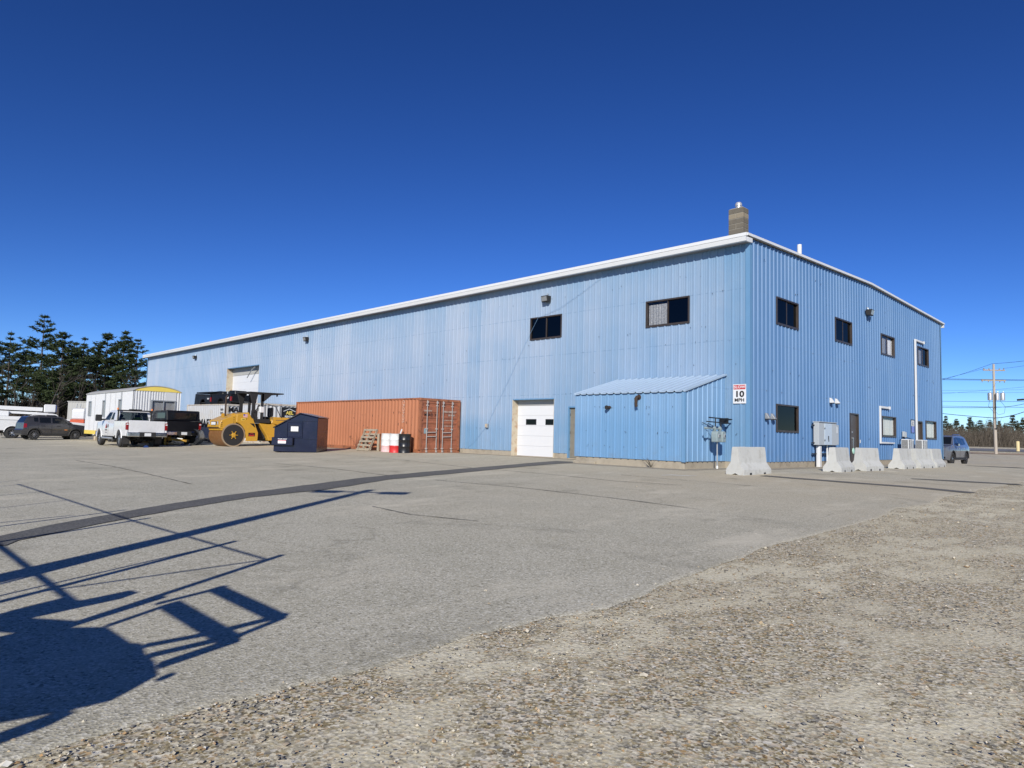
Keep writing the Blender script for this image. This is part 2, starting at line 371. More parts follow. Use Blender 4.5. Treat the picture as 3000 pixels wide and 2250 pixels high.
# paving sheet with a ragged east edge
ys = lin(-57, -26, 1.0) + lin(-26, 12, .1) + lin(12, 46, .5) + lin(46, 83, 2)
offs = [0, .03, .1, .3] + lin(.6, 30, .6) + lin(30, 98, 1.2)
mb = MB()
for y in ys:
    e = edge_x(y) + jag(y)
    for k, o in enumerate(offs):
        x = e - o; mb.v.append((x, y, gz(x, y) + (.002 if k == 0 else .010)))
no = len(offs)
for j in range(len(ys)-1):
    for i in range(no-1): mb.f.append((j*no+i, j*no+i+1, (j+1)*no+i+1, (j+1)*no+i))
a_me = mb.mesh('paved_yard'); shade(a_me, 60); struct(obj('paved_yard', a_me, M['asphalt']))

def strip(name, pts, widths, mat, dz=.018, step=.3, rag=.02, seed=0):
    """ribbon draped on the paving along ground points"""
    P = [Vector((p[0], p[1])) for p in pts]; W = widths if isinstance(widths, (list, tuple)) else [widths]*len(pts)
    mb = MB(); s = 0; prev = None
    for k in range(len(P)-1):
        d = P[k+1]-P[k]; n = max(1, int(d.length/step))
        for i in range(n + (k == len(P)-2)):
            f = i/n; q = P[k]+d*f; w = W[k]+(W[k+1]-W[k])*f; t = d.normalized(); a = Vector((-t.y, t.x)); s += step
            l = q + a*(w/2 + rag*noise.noise((s*1.7, seed, 0)) + rag*.6*noise.noise((s*5, seed, 4)))
            r = q - a*(w/2 + rag*noise.noise((s*1.7, seed+9, 0)) + rag*.6*noise.noise((s*5, seed+9, 4)))
            mb.v += [(l.x, l.y, gz(l.x, l.y)+dz), (r.x, r.y, gz(r.x, r.y)+dz)]; m = len(mb.v)
            if m >= 4: mb.f.append((m-4, m-3, m-1, m-2))
    return struct(obj(name, mb, mat))
# trench patch running from the shed door out across the yard
A = lambda u, v: on_ground(u, v)
def mid(a, b): return (a+b)/2
tr = [(A(-60, 1583), A(-60, 1624)), (A(0, 1570), A(0, 1603)), (A(250, 1521), A(250, 1548)), (A(500, 1477), A(500, 1500)), (A(700, 1447), A(700, 1466)), (A(900, 1422), A(900, 1446)), (A(1100, 1396), A(1100, 1412)), (A(1300, 1378), A(1300, 1393)), (A(1500, 1362), A(1500, 1372)), (A(1668, 1350), A(1668, 1358))]
strip('trench_patch', [mid(a, b) for a, b in tr], [max(.28, np.linalg.norm((a-b)[:2])*.52) for a, b in tr], M['patch'], .019, .25, .06, 1)
strip('trench_patch', [A(2235, 1395), A(2330, 1403), A(2500, 1416), A(2700, 1431), A(2850, 1446)], [.35, .4, .42, .42, .5], M['patch'], .019, .25, .05, 4)
strip('trench_patch', [A(2670, 1404), A(2800, 1411), A(2990, 1421)], [.2, .6, .5], M['patch'], .019, .25, .06, 6)
strip('trench_patch', [A(2830, 1365), A(2900, 1368), A(3000, 1372)], [.3, .6, .9], M['patch'], .019, .25, .06, 8)
SE = [[(972, 1331), (1180, 1349), (1383, 1372)], [(800, 1358), (980, 1375), (1139, 1395)], [(1469, 1379), (1640, 1394), (1800, 1411), (2000, 1424)], [(1275, 1408), (1520, 1430), (1800, 1462), (2050, 1495)],
      [(222, 1350), (330, 1368), (423, 1388), (560, 1420)], [(0, 1338), (180, 1343), (420, 1352), (640, 1352)], [(1820, 1393), (1960, 1405), (2230, 1428)], [(1090, 1486), (1200, 1510), (1400, 1530)]]
for k, s in enumerate(SE): strip('paving_seam', [A(*p) for p in s], .03 if k < 4 else .022, M['seam'], .02, .15, .022, 20+k)
# worn white paint near the barriers, and sand washed along the foundations
M['old_paint'] = simple('worn_line_paint', (.50, .48, .43), .9, var=.25, scale=6, dirt=(.28,.26,.22), dirt_amt=.8)
for k, s in enumerate([[(2440, 1388), (2487, 1390)], [(2510, 1386), (2560, 1390), (2605, 1393)], [(2540, 1382), (2622, 1388)], [(2300, 1383), (2400, 1388)]]):
    strip('faded_line', [A(*p) for p in s], .09, M['old_paint'], .02, .12, .035, 40+k)
M['sand'] = simple('washed_sand', (.33, .285, .215), .95, var=.22, scale=1.5, dirt=(.18,.15,.11), dirt_amt=.6, bump=.4)
strip('washed_sand', [(-24, -.25), (-14, -.3), (-7.4, -.3)], [.6, .7, .5], M['sand'], .016, .25, .15, 50)
strip('washed_sand', [(-6.0, -3.0), (-3, -3.0), (-.5, -2.95)], [.5, .55, .45], M['sand'], .016, .2, .12, 51)
strip('washed_sand', [(.3, -.5), (.35, 6), (.4, 15), (.4, 22)], [.6, .7, .6, .6], M['sand'], .016, .25, .15, 52)
strip('washed_sand', [(-.55, -2.9), (-.5, -1.5), (-.3, -.4)], [.45, .5, .5], M['sand'], .0175, .2, .1, 53)
# far road behind the utility pole, with a sandy verge
strip('road', [(-70, 96), (-12, 99), (60, 100), (140, 96)], [13, 13, 13, 13], M['road'], .05, 4, 0)
strip('sandy_verge', [(-55, 82), (-8, 82), (40, 84), (100, 82)], [7, 7, 8, 8], M['verge'], .04, 2, 1.2, 3)

# loose stones on the gravel, dense near the viewer
def stones():
    rng = np.random.default_rng(3)
    base = np.array([(1,0,0),(-1,0,0),(0,1,0),(0,-1,0),(0,0,1),(0,0,-.6),(.62,.62,.45),(-.62,.6,.5),(.6,-.62,.5),(-.6,-.6,.4)])
    fc = np.array([(4,0,6),(4,6,2),(4,2,7),(4,7,1),(4,1,9),(4,9,3),(4,3,8),(4,8,0),(0,5,2),(2,5,1),(1,5,3),(3,5,0),(0,2,6),(2,1,7),(1,3,9),(3,0,8)])
    V = []; n = 0; pts = []
    while n < 65000:
        y = -21.6 + 24*rng.random()**2.0; x = edge_x(y) - .25 + 9*rng.random()**1.3
        k = noise.noise((x*.8, y*.8, 5)) + .5*noise.noise((x*2.6, y*2.6, 1))
        if rng.random() > .55 + .6*k: continue
        if x < edge_x(y) + jag(y) and rng.random() > .22: continue
        pts.append((x, y)); n += 1
    for i in range(1100):                               # strays on the paving
        y = -21 + 26*rng.random(); x = edge_x(y) - 7*rng.random()**2.5; pts.append((x, y))
    F = []
    for i, (x, y) in enumerate(pts):
        r = .0025 + .0105*rng.random()**3.0; r = r*2.2 if rng.random() < .012 else r
        s = r*(.6 + .8*rng.random(3)); s[2] *= .65; a = rng.random()*6.283; ca, sa = math.cos(a), math.sin(a)
        v = base*(1 + .25*(rng.random((10,1))-.5))*s
        v = np.stack([v[:,0]*ca - v[:,1]*sa + x, v[:,0]*sa + v[:,1]*ca + y, v[:,2] + gz(x, y) + .006 + s[2]*.12], 1)
        V.append(v); F.append(fc + i*10)
    V = np.concatenate(V); F = np.concatenate(F)
    me = bpy.data.meshes.new('gravel_stones'); me.vertices.add(len(V)); me.vertices.foreach_set('co', V.astype(np.float32).ravel())
    me.loops.add(F.size); me.loops.foreach_set('vertex_index', F.astype(np.int32).ravel())
    me.polygons.add(len(F)); me.polygons.foreach_set('loop_start', np.arange(0, F.size, 3, dtype=np.int32)); me.update(calc_edges=True)
    m, t, b = new_mat('stones'); g = t.nodes.new('ShaderNodeNewGeometry')
    c = ramp(t, g.outputs['Random Per Island'], [(0, (.07,.075,.08)), (.10, (.17,.17,.17)), (.28, (.38,.34,.26)), (.52, (.52,.48,.38)), (.7, (.36,.22,.10)), (.8, (.46,.38,.25)), (1, (.68,.66,.60))])
    L(t, c, b.inputs['Base Color']); b.inputs['Roughness'].default_value = .85
    shade(me, 50)
    o = stuff(obj('gravel_stones', me, m)); o['label'] = 'small loose stones scattered over the gravel beside the paving'
    o['category'] = 'gravel'
stones()

# ================================================================== BLUE BUILDING
RIB = .305
def rib_points(u0, u1, off=0.0, minor=True):
    pts = {round(u0, 4), round(u1, 4)}; k0 = int(math.floor((u0-off)/RIB)) - 1; k1 = int(math.ceil((u1-off)/RIB)) + 1
    for k in range(k0, k1+1):
        c = off + k*RIB
        for q in (-.042, -.017, .017, .042): pts.add(round(c+q, 4))
        if minor:
            for mc in (.115, .19):
                for q in (-.012, -.004, .004, .012): pts.add(round(c+mc+q, 4))
    return sorted(p for p in pts if u0-1e-6 <= p <= u1+1e-6)
def rib_h(u, off=0.0, minor=True, h=.038):
    t = (u-off) % RIB; t = t - RIB if t > RIB/2+.06 else t
    a = abs(t)
    if a <= .0175: return h
    if a < .042: return h*(.042-a)/.025
    if minor:
        for mc in (.115, .19-RIB, .19):
            b = abs(t-mc)
            if b <= .0045: return .007
            if b < .012: return .007*(.012-b)/.0075
    return 0.0
def siding_panel(u0, u1, zb, zt, openings, place, minor=True):
    """one ribbed sheet between u0 and u1, holes left where openings (u0,u1,z0,z1) are; place(u, h, z) -> xyz"""
    us = set(rib_points(u0, u1, 0, minor))
    for o in openings:
        for e in o[:2]:
            if u0 < e < u1: us.add(round(e, 4))
    us = sorted(us); mb = MB()
    for a, b in zip(us[:-1], us[1:]):
        if b-a < 1e-4: continue
        m = (a+b)/2; cuts = sorted([(o[2], o[3]) for o in openings if o[0] < m < o[1]])
        lo = zb; spans = []
        for c0, c1 in cuts:
            if c0 > lo: spans.append((lo, c0))
            lo = max(lo, c1)
        spans.append((lo, None))
        ha, hb = rib_h(a, 0, minor), rib_h(b, 0, minor)
        for s0, s1 in spans:
            ta = zt(a) if s1 is None else s1; tb = zt(b) if s1 is None else s1
            if min(ta, tb) <= s0: continue
            mb.add([place(a, ha, s0), place(b, hb, s0), place(b, hb, tb), place(a, ha, ta)], [(0,1,2,3)])
    return mb
bld = thing('warehouse', 'long blue ribbed-metal warehouse with white eaves and a low gable end', 'building')
ZB, EAVE = .23, 7.86
W_LONG = [(-10.38, -8.53, 5.21, 6.17), (-4.18, -2.32, 5.21, 6.17)]
GAR, DOOR1, BIG = (-11.4, -8.85, .03, 2.55), (-8.05, -7.0, .05, 2.2), (-44.0, -38.15, .03, 5.63)
W_END_UP = [(2.03, 3.83, 5.21, 6.17), (7.44, 9.26, 5.21, 6.17), (12.98, 14.83, 5.21, 6.15), (18.56, 20.43, 5.21, 6.16)]
W_END_LO = [(2.01, 3.79, 1.33, 2.28), (12.97, 14.85, 1.33, 2.26), (19.76, 21.61, 1.32, 2.26)]
D_END = [(8.95, 9.93, .2, 2.24), (18.14, 19.1, .2, 2.2)]
longo = W_LONG + [GAR, DOOR1, BIG]; endo = W_END_UP + W_END_LO + D_END
PW = RIB*3; n_long = int(round(BL/PW))
cache = {}
for k in range(n_long):
    u1 = -k*PW - .12 if k == 0 else -k*PW; u0 = -(k+1)*PW if k < n_long-1 else -BL
    ops = [o for o in longo if o[1] > u0 and o[0] < u1]
    if not ops and 0 < k < n_long-1:
        if 'l' not in cache: cache['l'] = siding_panel(-PW, 0, ZB, lambda u: EAVE, [], lambda u, h, z: (u, -h, z)).mesh('siding_panel')
        obj('siding_panel', cache['l'], M['siding'], bld, (u1, 0, 0))
    else: obj('siding_panel', siding_panel(u0, u1, ZB, lambda u: EAVE, ops, lambda u, h, z: (u, -h, z)).mesh('siding_panel'), M['siding'], bld)
gable = lambda y: 7.88 + .028*(BW/2 - abs(y - BW/2))
n_end = int(round(BW/PW))
for k in range(n_end):
    u0 = k*PW + (.12 if k == 0 else 0); u1 = (k+1)*PW if k < n_end-1 else BW-.1
    ops = [o for o in endo if o[1] > u0 and o[0] < u1]
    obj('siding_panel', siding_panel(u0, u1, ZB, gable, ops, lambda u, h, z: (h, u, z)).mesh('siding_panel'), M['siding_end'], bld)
obj('rear_wall', MB().box(-BL, 0, BW-.02, BW+.03, 0, 7.86), M['siding'], bld)
obj('far_end_wall', MB().prism([(0, 0), (BW, 0), (BW, 7.86), (BW/2, 8.2), (0, 7.86)], -BL-.03, -BL+.02, 'x'), M['siding'], bld)
obj('floor_slab', MB().box(-BL+.1, -.1, .1, BW-.1, -.1, .035), M['concrete'], bld)
# corner trims
obj('corner_trim', MB().prism([(-.125, -.04), (.042, -.04), (.042, .125), (.034, .125), (.034, -.032), (-.125, -.032)], ZB-.02, 7.9, 'z'), M['trim_blue'], bld)
obj('corner_trim', MB().prism([(.042, BW+.042), (.042, BW-.12), (.034, BW-.12), (.034, BW+.034), (-.1, BW+.034), (-.1, BW+.042)], ZB-.02, 7.9, 'z'), M['trim_blue'], bld)
obj('corner_trim', MB().prism([(-BL-.042, .12), (-BL-.042, -.042), (-BL+.1, -.042), (-BL+.1, -.036), (-BL-.034, -.036), (-BL-.034, .12)], ZB-.02, 7.85, 'z'), M['trim_blue'], bld)
# foundation, skipping the doors
def spans(a, b, gaps):
    out = []; lo = a
    for g0, g1 in sorted(gaps):
        out.append((lo, g0)); lo = g1
    return out + [(lo, b)]
for a, b in spans(-BL, 0, [GAR[:2], DOOR1[:2], BIG[:2]]): obj('foundation', MB().box(a, b-.0, .012, .3, -.5, ZB+.03).mesh('foundation'), M['concrete'], bld)
obj('foundation', MB().box(-.3, -.012, .302, BW, -.5, ZB+.03), M['concrete'], bld)
# roof, eave fascia, gutter box, soffit, rake
obj('roof', MB().prism([(-.44, 7.93), (BW/2, 8.25), (BW+.44, 7.93), (BW+.44, 7.97), (BW/2, 8.29), (-.44, 7.97)], -BL-.28, .12, 'x'), M['white_trim'], bld)
obj('soffit', MB().box(-BL-.25, .04, -.415, -.036, 7.715, 7.73), M['soffit'], bld)
obj('gutter', MB().prism([(-.44, 7.86), (-.46, 7.84), (-.43, 7.71), (-.30, 7.708), (-.30, 7.86)], -BL-.3, .10, 'x'), M['white_trim'], bld)
obj('eave_fascia', MB().box(-BL-.29, .128, -.452, -.38, 7.872, 7.985), M['white_trim'], bld)
rk = [(-.378, 7.90), (BW/2, 8.215), (BW+.4, 7.90), (BW+.4, 7.985), (BW/2, 8.305), (-.378, 7.985)]
obj('rake_trim', MB().prism(rk, .122, .15, 'x'), M['white_trim'], bld)
obj('gutter', MB().box(-BL, .11, BW+.3, BW+.45, 7.72, 7.95), M['white_trim'], bld)
obj('gutter_return', MB().prism([(-.3, 7.70), (.03, 7.72), (.03, 7.87), (-.3, 7.86)], .045, .105, 'x'), M['white_trim'], bld)

# ---- windows (sliders, bronze frames)
def window(par, u0, u1, z0, z1, side, left=None, right=None, slider=True):
    """side 'n': long wall (faces -y), 'e': end wall (faces +x); left/right: what stands behind each half"""
    def P(u, d, z): return (u, d, z) if side == 'n' else (-d, u, z)
    def bx(a, b, d0, d1, c, e):
        m = MB()
        xs = [P(a, d0, c), P(b, d1, e)]; lo = [min(xs[0][i], xs[1][i]) for i in range(3)]; hi = [max(xs[0][i], xs[1][i]) for i in range(3)]
        return m.box(lo[0], hi[0], lo[1], hi[1], lo[2], hi[2])
    w = obj('window', bx(u0, u1, .085, .1, z0, z0+.01), M['bronze'], par)
    t = .035
    fr = MB()
    for a, b, c, e in ((u0-.02, u1+.02, z0-.04, z0+t), (u0-.02, u1+.02, z1-t, z1+.02), (u0-.02, u0+t, z0+t, z1-t), (u1-t, u1+.02, z0+t, z1-t)):
        q = bx(a, b, -.045, .075, c, e); fr.add(q.v, q.f)
    obj('frame', fr, M['bronze'], w)
    m = (u0+u1)/2
    if slider:
        obj('mullion', bx(m-.022, m+.022, .01, .06, z0+t+.001, z1-t-.001), M['bronze'], w)
        obj('pane', bx(u0+t+.001, m-.03, .02, .026, z0+t+.001, z1-t-.001), M['glass' if left is None else 'glass_clear'], w)
        obj('pane', bx(m+.03, u1-t-.001, .045, .051, z0+t+.001, z1-t-.001), M['glass' if right is None else 'glass_clear'], w)
    else: obj('pane', bx(u0+t+.001, u1-t-.001, .03, .036, z0+t+.001, z1-t-.001), M['glass' if left is None else 'glass_clear'], w)
    for half, mt, (a, b) in ((0, left, (u0+t+.02, (m-.03) if slider else u1-t-.02)), (1, right, (m+.03, u1-t-.02))):
        if mt is None or (half and not slider): continue
        g = MB(); n = 44; amp = .03 if mt in ('curtain',) else .006
        for i in range(n+1):
            u = a + (b-a)*i/n; d = .09 + amp*.8*math.sin(i*.95 + 1.2*math.sin(i*.31))
            g.v += [P(u, d, z0+t+.03), P(u, d + .01*math.sin(i), z1-t-.09)]
            if i: k = len(g.v); g.f.append((k-4, k-2, k-1, k-3))
        obj('curtain' if mt == 'curtain' else 'screen', g.mesh('curtain', smooth=60), M[mt], w)
    return w
M['screen'] = simple('insect_screen', (.30, .31, .32), .9, var=.05); M['bubble'] = simple('torn_plastic', (.27, .28, .29), .35, var=.9, scale=14, dirt=(.75,.73,.68), dirt_amt=.9)
M['blind'] = simple('white_blind', (.8, .8, .79), .8, var=.04)
window(bld, *W_LONG[0], 'n'); window(bld, *W_LONG[1], 'n', 'bubble', None)
window(bld, *W_END_UP[0], 'e'); window(bld, *W_END_UP[1], 'e'); window(bld, *W_END_UP[2], 'e', 'screen', 'blind'); window(bld, *W_END_UP[3], 'e', 'screen', None)
window(bld, *W_END_LO[0], 'e', slider=False); window(bld, *W_END_LO[1], 'e', 'curtain', slider=False); window(bld, *W_END_LO[2], 'e', 'curtain', slider=False)

# ---- doors
def overhead(par, u0, u1, z0, z1, top_white, nsec, depth, wins):
    d = obj('overhead_door', MB().box(u0, u1, depth+.06, depth+.08, z0, z1), M['white_door'], par)
    h = (top_white - z0)/nsec
    sm = MB().box(u0+.02, u1-.02, depth, depth+.05, .002, h-.002).mesh('door_section', bev=.003)
    for k in range(nsec): obj('door_section', sm, M['white_door'], d, (0, 0, z0+k*h))
    if top_white < z1: obj('header_panel', MB().box(u0+.02, u1-.02, depth-.02, depth+.05, top_white+.012, z1), M['shed_grey'], d)
    for a, b, c, e in wins:
        obj('door_window', MB().box(a, b, depth-.012, depth+.01, c, e).mesh('door_window', bev=.008), M['black'], d)
        obj('door_pane', MB().box(a+.05, b-.05, depth-.02, depth-.013, c+.04, e-.04), M['glass'], d)
    jm = MB().box(u0-.02, u0+.02, -.035, depth+.02, z0-.02, z1)
    obj('jamb', jm, M['jamb'], d); obj('jamb', MB().box(u1-.02, u1+.02, -.035, depth+.02, z0-.02, z1), M['jamb'], d)
    obj('lintel', MB().box(u0, u1, -.036, depth+.02, z1-.02, z1+.03), M['trim_blue'], d)
    return d
overhead(bld, *GAR, 2.28, 5, .30, [(-10.85, -10.2, 1.42, 1.68), (-9.65, -9.0, 1.42, 1.68)])
bd = overhead(bld, *BIG, 5.05, 9, .45, [])
obj('bent_track', MB().tube([(-39.1, .1, 5.55), (-39.6, .05, 5.35), (-40.3, .02, 4.75)], .04, 6), M['galv'], bd)
def pdoor(par, side, u0, u1, z0, z1, mat, depth=.06, ajar=False):
    def bx(a, b, d0, d1, c, e): return MB().box(a, b, d0, d1, c, e) if side == 'n' else MB().box(-d1, -d0, a, b, c, e)
    d = obj('door', bx(u0+.05, u1-.05, depth, depth+.04, z0+.01, z1-.05), mat, par)
    f = MB()
    for a, b, c, e in ((u0-.01, u0+.05, z0, z1), (u1-.05, u1+.01, z0, z1), (u0+.05, u1-.05, z1-.05, z1+.01)):
        q = bx(a, b, -.045, depth+.05, c, e); f.add(q.v, q.f)
    obj('frame', f, M['trim_blue'] if side == 'n' else M['bronze'], d)
    hx = u1-.16 if side == 'n' else u0+.14
    hd = MB()
    q = bx(hx-.03, hx+.03, depth-.07, depth, z0+.95, z0+1.0); hd.add(q.v, q.f); q = bx(hx-.025, hx+.025, depth-.035, depth, z0+1.18, z0+1.24); hd.add(q.v, q.f)
    obj('handle', hd, M['steel'], d)
    for hz in (.3, 1.0, 1.75):
        q = bx((u0+.035) if side == 'n' else (u1-.06), (u0+.06) if side == 'n' else (u1-.035), depth-.012, depth+.01, z0+hz, z0+hz+.11); obj('hinge', q, M['black_matte'], d)
    obj('threshold', bx(u0, u1, -.03, depth+.05, z0-.2, z0), M['concrete'], d)
    return d
d1 = pdoor(bld, 'n', *DOOR1, M['door_tan'])
d2 = pdoor(bld, 'e', *D_END[1], M['door_brown'])
# the other end door stands ajar: dark gap, leaf swung inwards
y0, y1, z0, z1 = D_END[0]
f = MB().box(-.11, .045, y0-.01, y0+.05, z0, z1).box(-.11, .045, y1-.05, y1+.01, z0, z1).box(-.11, .045, y0+.05, y1-.05, z1-.05, z1+.01).box(-.11, .03, y0, y1, z0-.2, z0)
df = obj('door_frame', f, M['bronze'], bld)
leaf = obj('door', MB().box(0, .04, -.86, 0, 0, z1-z0-.07), M['door_brown'], bld, (-.07, y1-.055, z0+.01), (0, 0, R(4.5)))
obj('handle', MB().box(.04, .10, -.76, -.70, .95, 1.0).box(.04, .07, -.76, -.70, 1.2, 1.26).box(.041, .047, -.60, -.54, .55, .95), M['steel'], leaf)
obj('wreath', MB().lathe([(.05, 0), (.13, .01), (.13, .04), (.05, .05)], 14, 'x', (.04, -.62, .42)), simple('pale_green_ring', (.45, .72, .60), .6), leaf)
obj('wall_plate', MB().box(.036, .05, 10.03, 10.11, .98, 1.12), M['white_plastic'], bld)

t = thing('hanging_lamp', 'small white lamp hanging on a wire inside the dark slider window', 'lamp', (-9.82, .45, 5.92))
obj('shade', MB().lathe([(.05, .1), (.09, .06), (.09, -.06), (.06, -.1)], 12).mesh('shade', smooth=40), M['white_plastic'], t); obj('wire', MB().tube([(0, 0, -.1), (.03, 0, -.3), (-.02, 0, -.5), (0, 0, -.75)], .012, 5).tube([(0, 0, .1), (0, 0, .9)], .008, 5), M['white_plastic'], t)

# scattered fasteners and small dents that show as dark dots on the cladding
rng = random.Random(77)
def dots(name, par, n, place):
    mb = MB()
    for i in range(n): place(mb)
    return stuff(obj(name, mb, M['bronze'], par))
def dl(mb):
    x = -30*rng.random()**1.3 - .4; z = rng.choice([1.2, 2.73, 3.6, 4.43, 5.0, 6.18, 6.9]) + rng.gauss(0, .03)
    if any(o[0]-.2 < x < o[1]+.2 and o[2]-.2 < z < o[3]+.2 for o in longo): return
    w = .006 + .007*rng.random(); mb.box(x-w, x+w, -.046, -.036, z-w, z+w)
def de(mb):
    y = .4 + 21.8*rng.random(); z = rng.choice([1.1, 2.73, 3.5, 4.43, 6.5, 7.3]) + rng.gauss(0, .04)
    if any(o[0]-.2 < y < o[1]+.2 and o[2]-.2 < z < o[3]+.2 for o in endo): return
    w = .007 + .007*rng.random(); mb.box(.036, .047, y-w*1.4, y+w*1.4, z-w, z+w)
dots('fasteners', bld, 85, dl); dots('fasteners', bld, 55, de)
# ================================================================== LEAN-TO SHED
XS0, XS1, YS = -5.45, -.87, -2.6
M['siding_shed'] = siding_mat('blue_siding_shed', (.135, .275, .46), (.235, .365, .535), 1.3)
M['roof_blue'] = simple('pale_blue_roof', (.34, .44, .56), .42, var=.08, scale=.8)
shed = thing('lean_to_shed', 'low blue metal lean-to shed with pale sloping roof against the warehouse wall', 'shed')
us = [XS0] + [XS0 + .3 + i*PW for i in range(1, 5)] + [XS1]
for a, b in zip(us[:-1], us[1:]):
    obj('siding_panel', siding_panel(a, b, .24, lambda u: 2.46, [], lambda u, h, z: (u, YS - h, z)).mesh('siding_panel'), M['siding_shed'], shed)
rise = lambda y: 2.46 + (3.16-2.46)*(y - YS)/(0 - YS)
for a, b in ((YS, -1.75), (-1.75, -.85), (-.85, -.045)):
    obj('siding_panel', siding_panel(a, b, .24, rise, [], lambda u, h, z: (XS1 + h, u, z)).mesh('siding_panel'), M['siding_shed'], shed)
obj('side_wall', MB().prism([(YS, .24), (-.04, .24), (-.04, 3.14), (YS, 2.45)], XS0-.02, XS0, 'x'), M['siding_shed'], shed)
obj('corner_trim', MB().prism([(XS1-.09, YS-.037), (XS1+.037, YS-.037), (XS1+.037, YS+.03), (XS1+.03, YS+.03), (XS1+.03, YS-.03), (XS1-.09, YS-.03)], .22, 2.47, 'z'), M['trim_blue'], shed)
obj('foundation', MB().box(XS0+.03, XS1-.03, YS+.03, -.0, -.4, .262).mesh('foundation', bev=.02), M['concrete'], shed)
obj('footing_step', MB().box(XS0-.02, XS0+1.0, YS-.10, YS+.02, -.3, .09).mesh('footing', bev=.02), M['concrete'], shed)
# roof sheets: ribs run down the slope
rx0, rx1 = XS0-.02, XS1+.06; rn = 5; rw = (rx1-rx0)/rn
sl = (3.21-2.50)/(0 - (YS-.075))
for k in range(rn):
    a = rx0 + k*rw; b = a + rw
    uu = sorted(set(rib_points(a, b, 0, False))); mb = MB()
    for u in uu:
        h = rib_h(u, 0, False); mb.v += [(u, YS-.075, 2.50+h), (u, -.035, 3.21+h), (u, YS-.075, 2.47+h), (u, -.035, 3.18+h)]
    for i in range(len(uu)-1):
        q = 4*i; mb.f += [(q, q+4, q+5, q+1), (q+2, q+3, q+7, q+6), (q, q+2, q+6, q+4)]
    obj('roof_panel', mb.mesh('roof_panel'), M['roof_blue'], shed)
obj('eave_closure', MB().box(XS0+.01, XS1-.02, YS+.005, YS+.02, 2.44, 2.50), M['ink'], shed)
obj('rake_trim', MB().prism([(YS-.085, 2.47), (-.05, 3.19), (-.05, 3.25), (YS-.085, 2.535)], XS1+.062, XS1+.07, 'x'), M['roof_blue'], shed)
M['rust_dark'] = simple('dark_rust', (.045, .028, .02), .85, var=.4, scale=12)
p = thing('flue_elbow', 'dark rusty flue elbow turned down on the shed front', 'flue pipe', (-2.64, YS-.03, 2.30))
obj('pipe', MB().tube([(0, .05, .03), (0, -.10, .03), (0, -.15, -.02), (0, -.15, -.2), (0.01, -.14, -.3)], [.055, .055, .06, .05, .052], 10), M['rust_dark'], p)
obj('collar', MB().lathe([(.09, 0), (.09, .02)], 14, 'y', (0, .0, .03)), M['rust_dark'], p)
p = thing('vent_stub', 'small round black vent stub on the shed front', 'vent', (-3.88, YS-.03, 2.0))
obj('pipe', MB().tube([(0, .04, 0), (0, -.12, -.01)], .06, 10), M['rust_dark'], p); obj('cap', MB().lathe([(.075, 0), (.075, .03), (.04, .05)], 12, 'y', (0, -.17, -.01)), M['black_matte'], p)
st = MB(); rng = random.Random(2)
for i in range(26):
    a = rng.random()*6.28; l = .1+.22*rng.random(); st.tube([(0, 0, 0), (math.cos(a)*l*.5, math.sin(a)*l*.3-.02, l*.6), (math.cos(a)*l, math.sin(a)*l*.5-.05, l)], [.006, .004, .002], 3)
o = obj('dead_weed', st, simple('dead_stems', (.10, .085, .06), .9, var=.3), None, (-2.05, YS-.12, .0)); tag(o, 'clump of dry dead weed against the shed foundation', 'weed')

# ================================================================== CHIMNEY (concrete blocks), ROOF VENT
M['block'] = simple('chimney_block', (.13, .115, .09), .95, var=.35, scale=3, dirt=(.09,.075,.06), dirt_amt=.6, bump=.5)
M['block2'] = simple('chimney_block_pale', (.23, .195, .14), .95, var=.2, scale=3, dirt=(.2,.17,.13), dirt_amt=.5, bump=.5)
M['mortar'] = simple('mortar', (.30, .28, .235), .95, var=.1)
ch = thing('chimney', 'square concrete block chimney with a shiny flue cap on the warehouse roof', 'chimney', (-1.32, 1.0, 7.9))
CW, CD = .58, .41
obj('core', MB().box(.012, CW-.012, .012, CD-.012, 0, 1.52), M['mortar'], ch)
bh = .188; zz = 0
for k in range(8):
    z0 = k*(bh+.003); mt = M['block2'] if k == 6 else M['block']
    if k % 2 == 0: segs = [(0, CW*.5-.008), (CW*.5+.008, CW)]
    else: segs = [(0, CW)]
    for a, b in segs:
        obj('block', MB().box(a, b, 0, .2, z0, z0+bh-.016).mesh('block', bev=.006), mt, ch)
    for a, b in (((.206, CD),)):
        obj('block', MB().box(CW-.2, CW, a, b, z0, z0+bh-.016).mesh('block', bev=.006), mt, ch)
        obj('block', MB().box(0, .2, a, b, z0, z0+bh-.016).mesh('block', bev=.006), mt, ch)
obj('crown', MB().box(.03, CW-.03, .03, CD-.03, 1.515, 1.55).mesh('crown', bev=.02), M['mortar'], ch)
obj('flue_cap', MB().lathe([(.10, 1.54), (.10, 1.64), (.125, 1.65), (.125, 1.72), (.09, 1.78), (.02, 1.80)], 16, 'z', (CW*.5, CD*.5, 0)).mesh('flue_cap', smooth=40), simple('flue_steel', (.6, .61, .63), .35, .5), ch)
o = obj('roof_vent_pipe', MB().lathe([(.09, 0), (.09, 1.2), (.075, 1.2), (.075, 1.05)], 14).mesh('roof_vent_pipe', smooth=40), M['white_plastic'], None, (-1.0, 6.37, 8.0)); tag(o, 'plain white vent pipe standing on the warehouse roof', 'vent pipe')

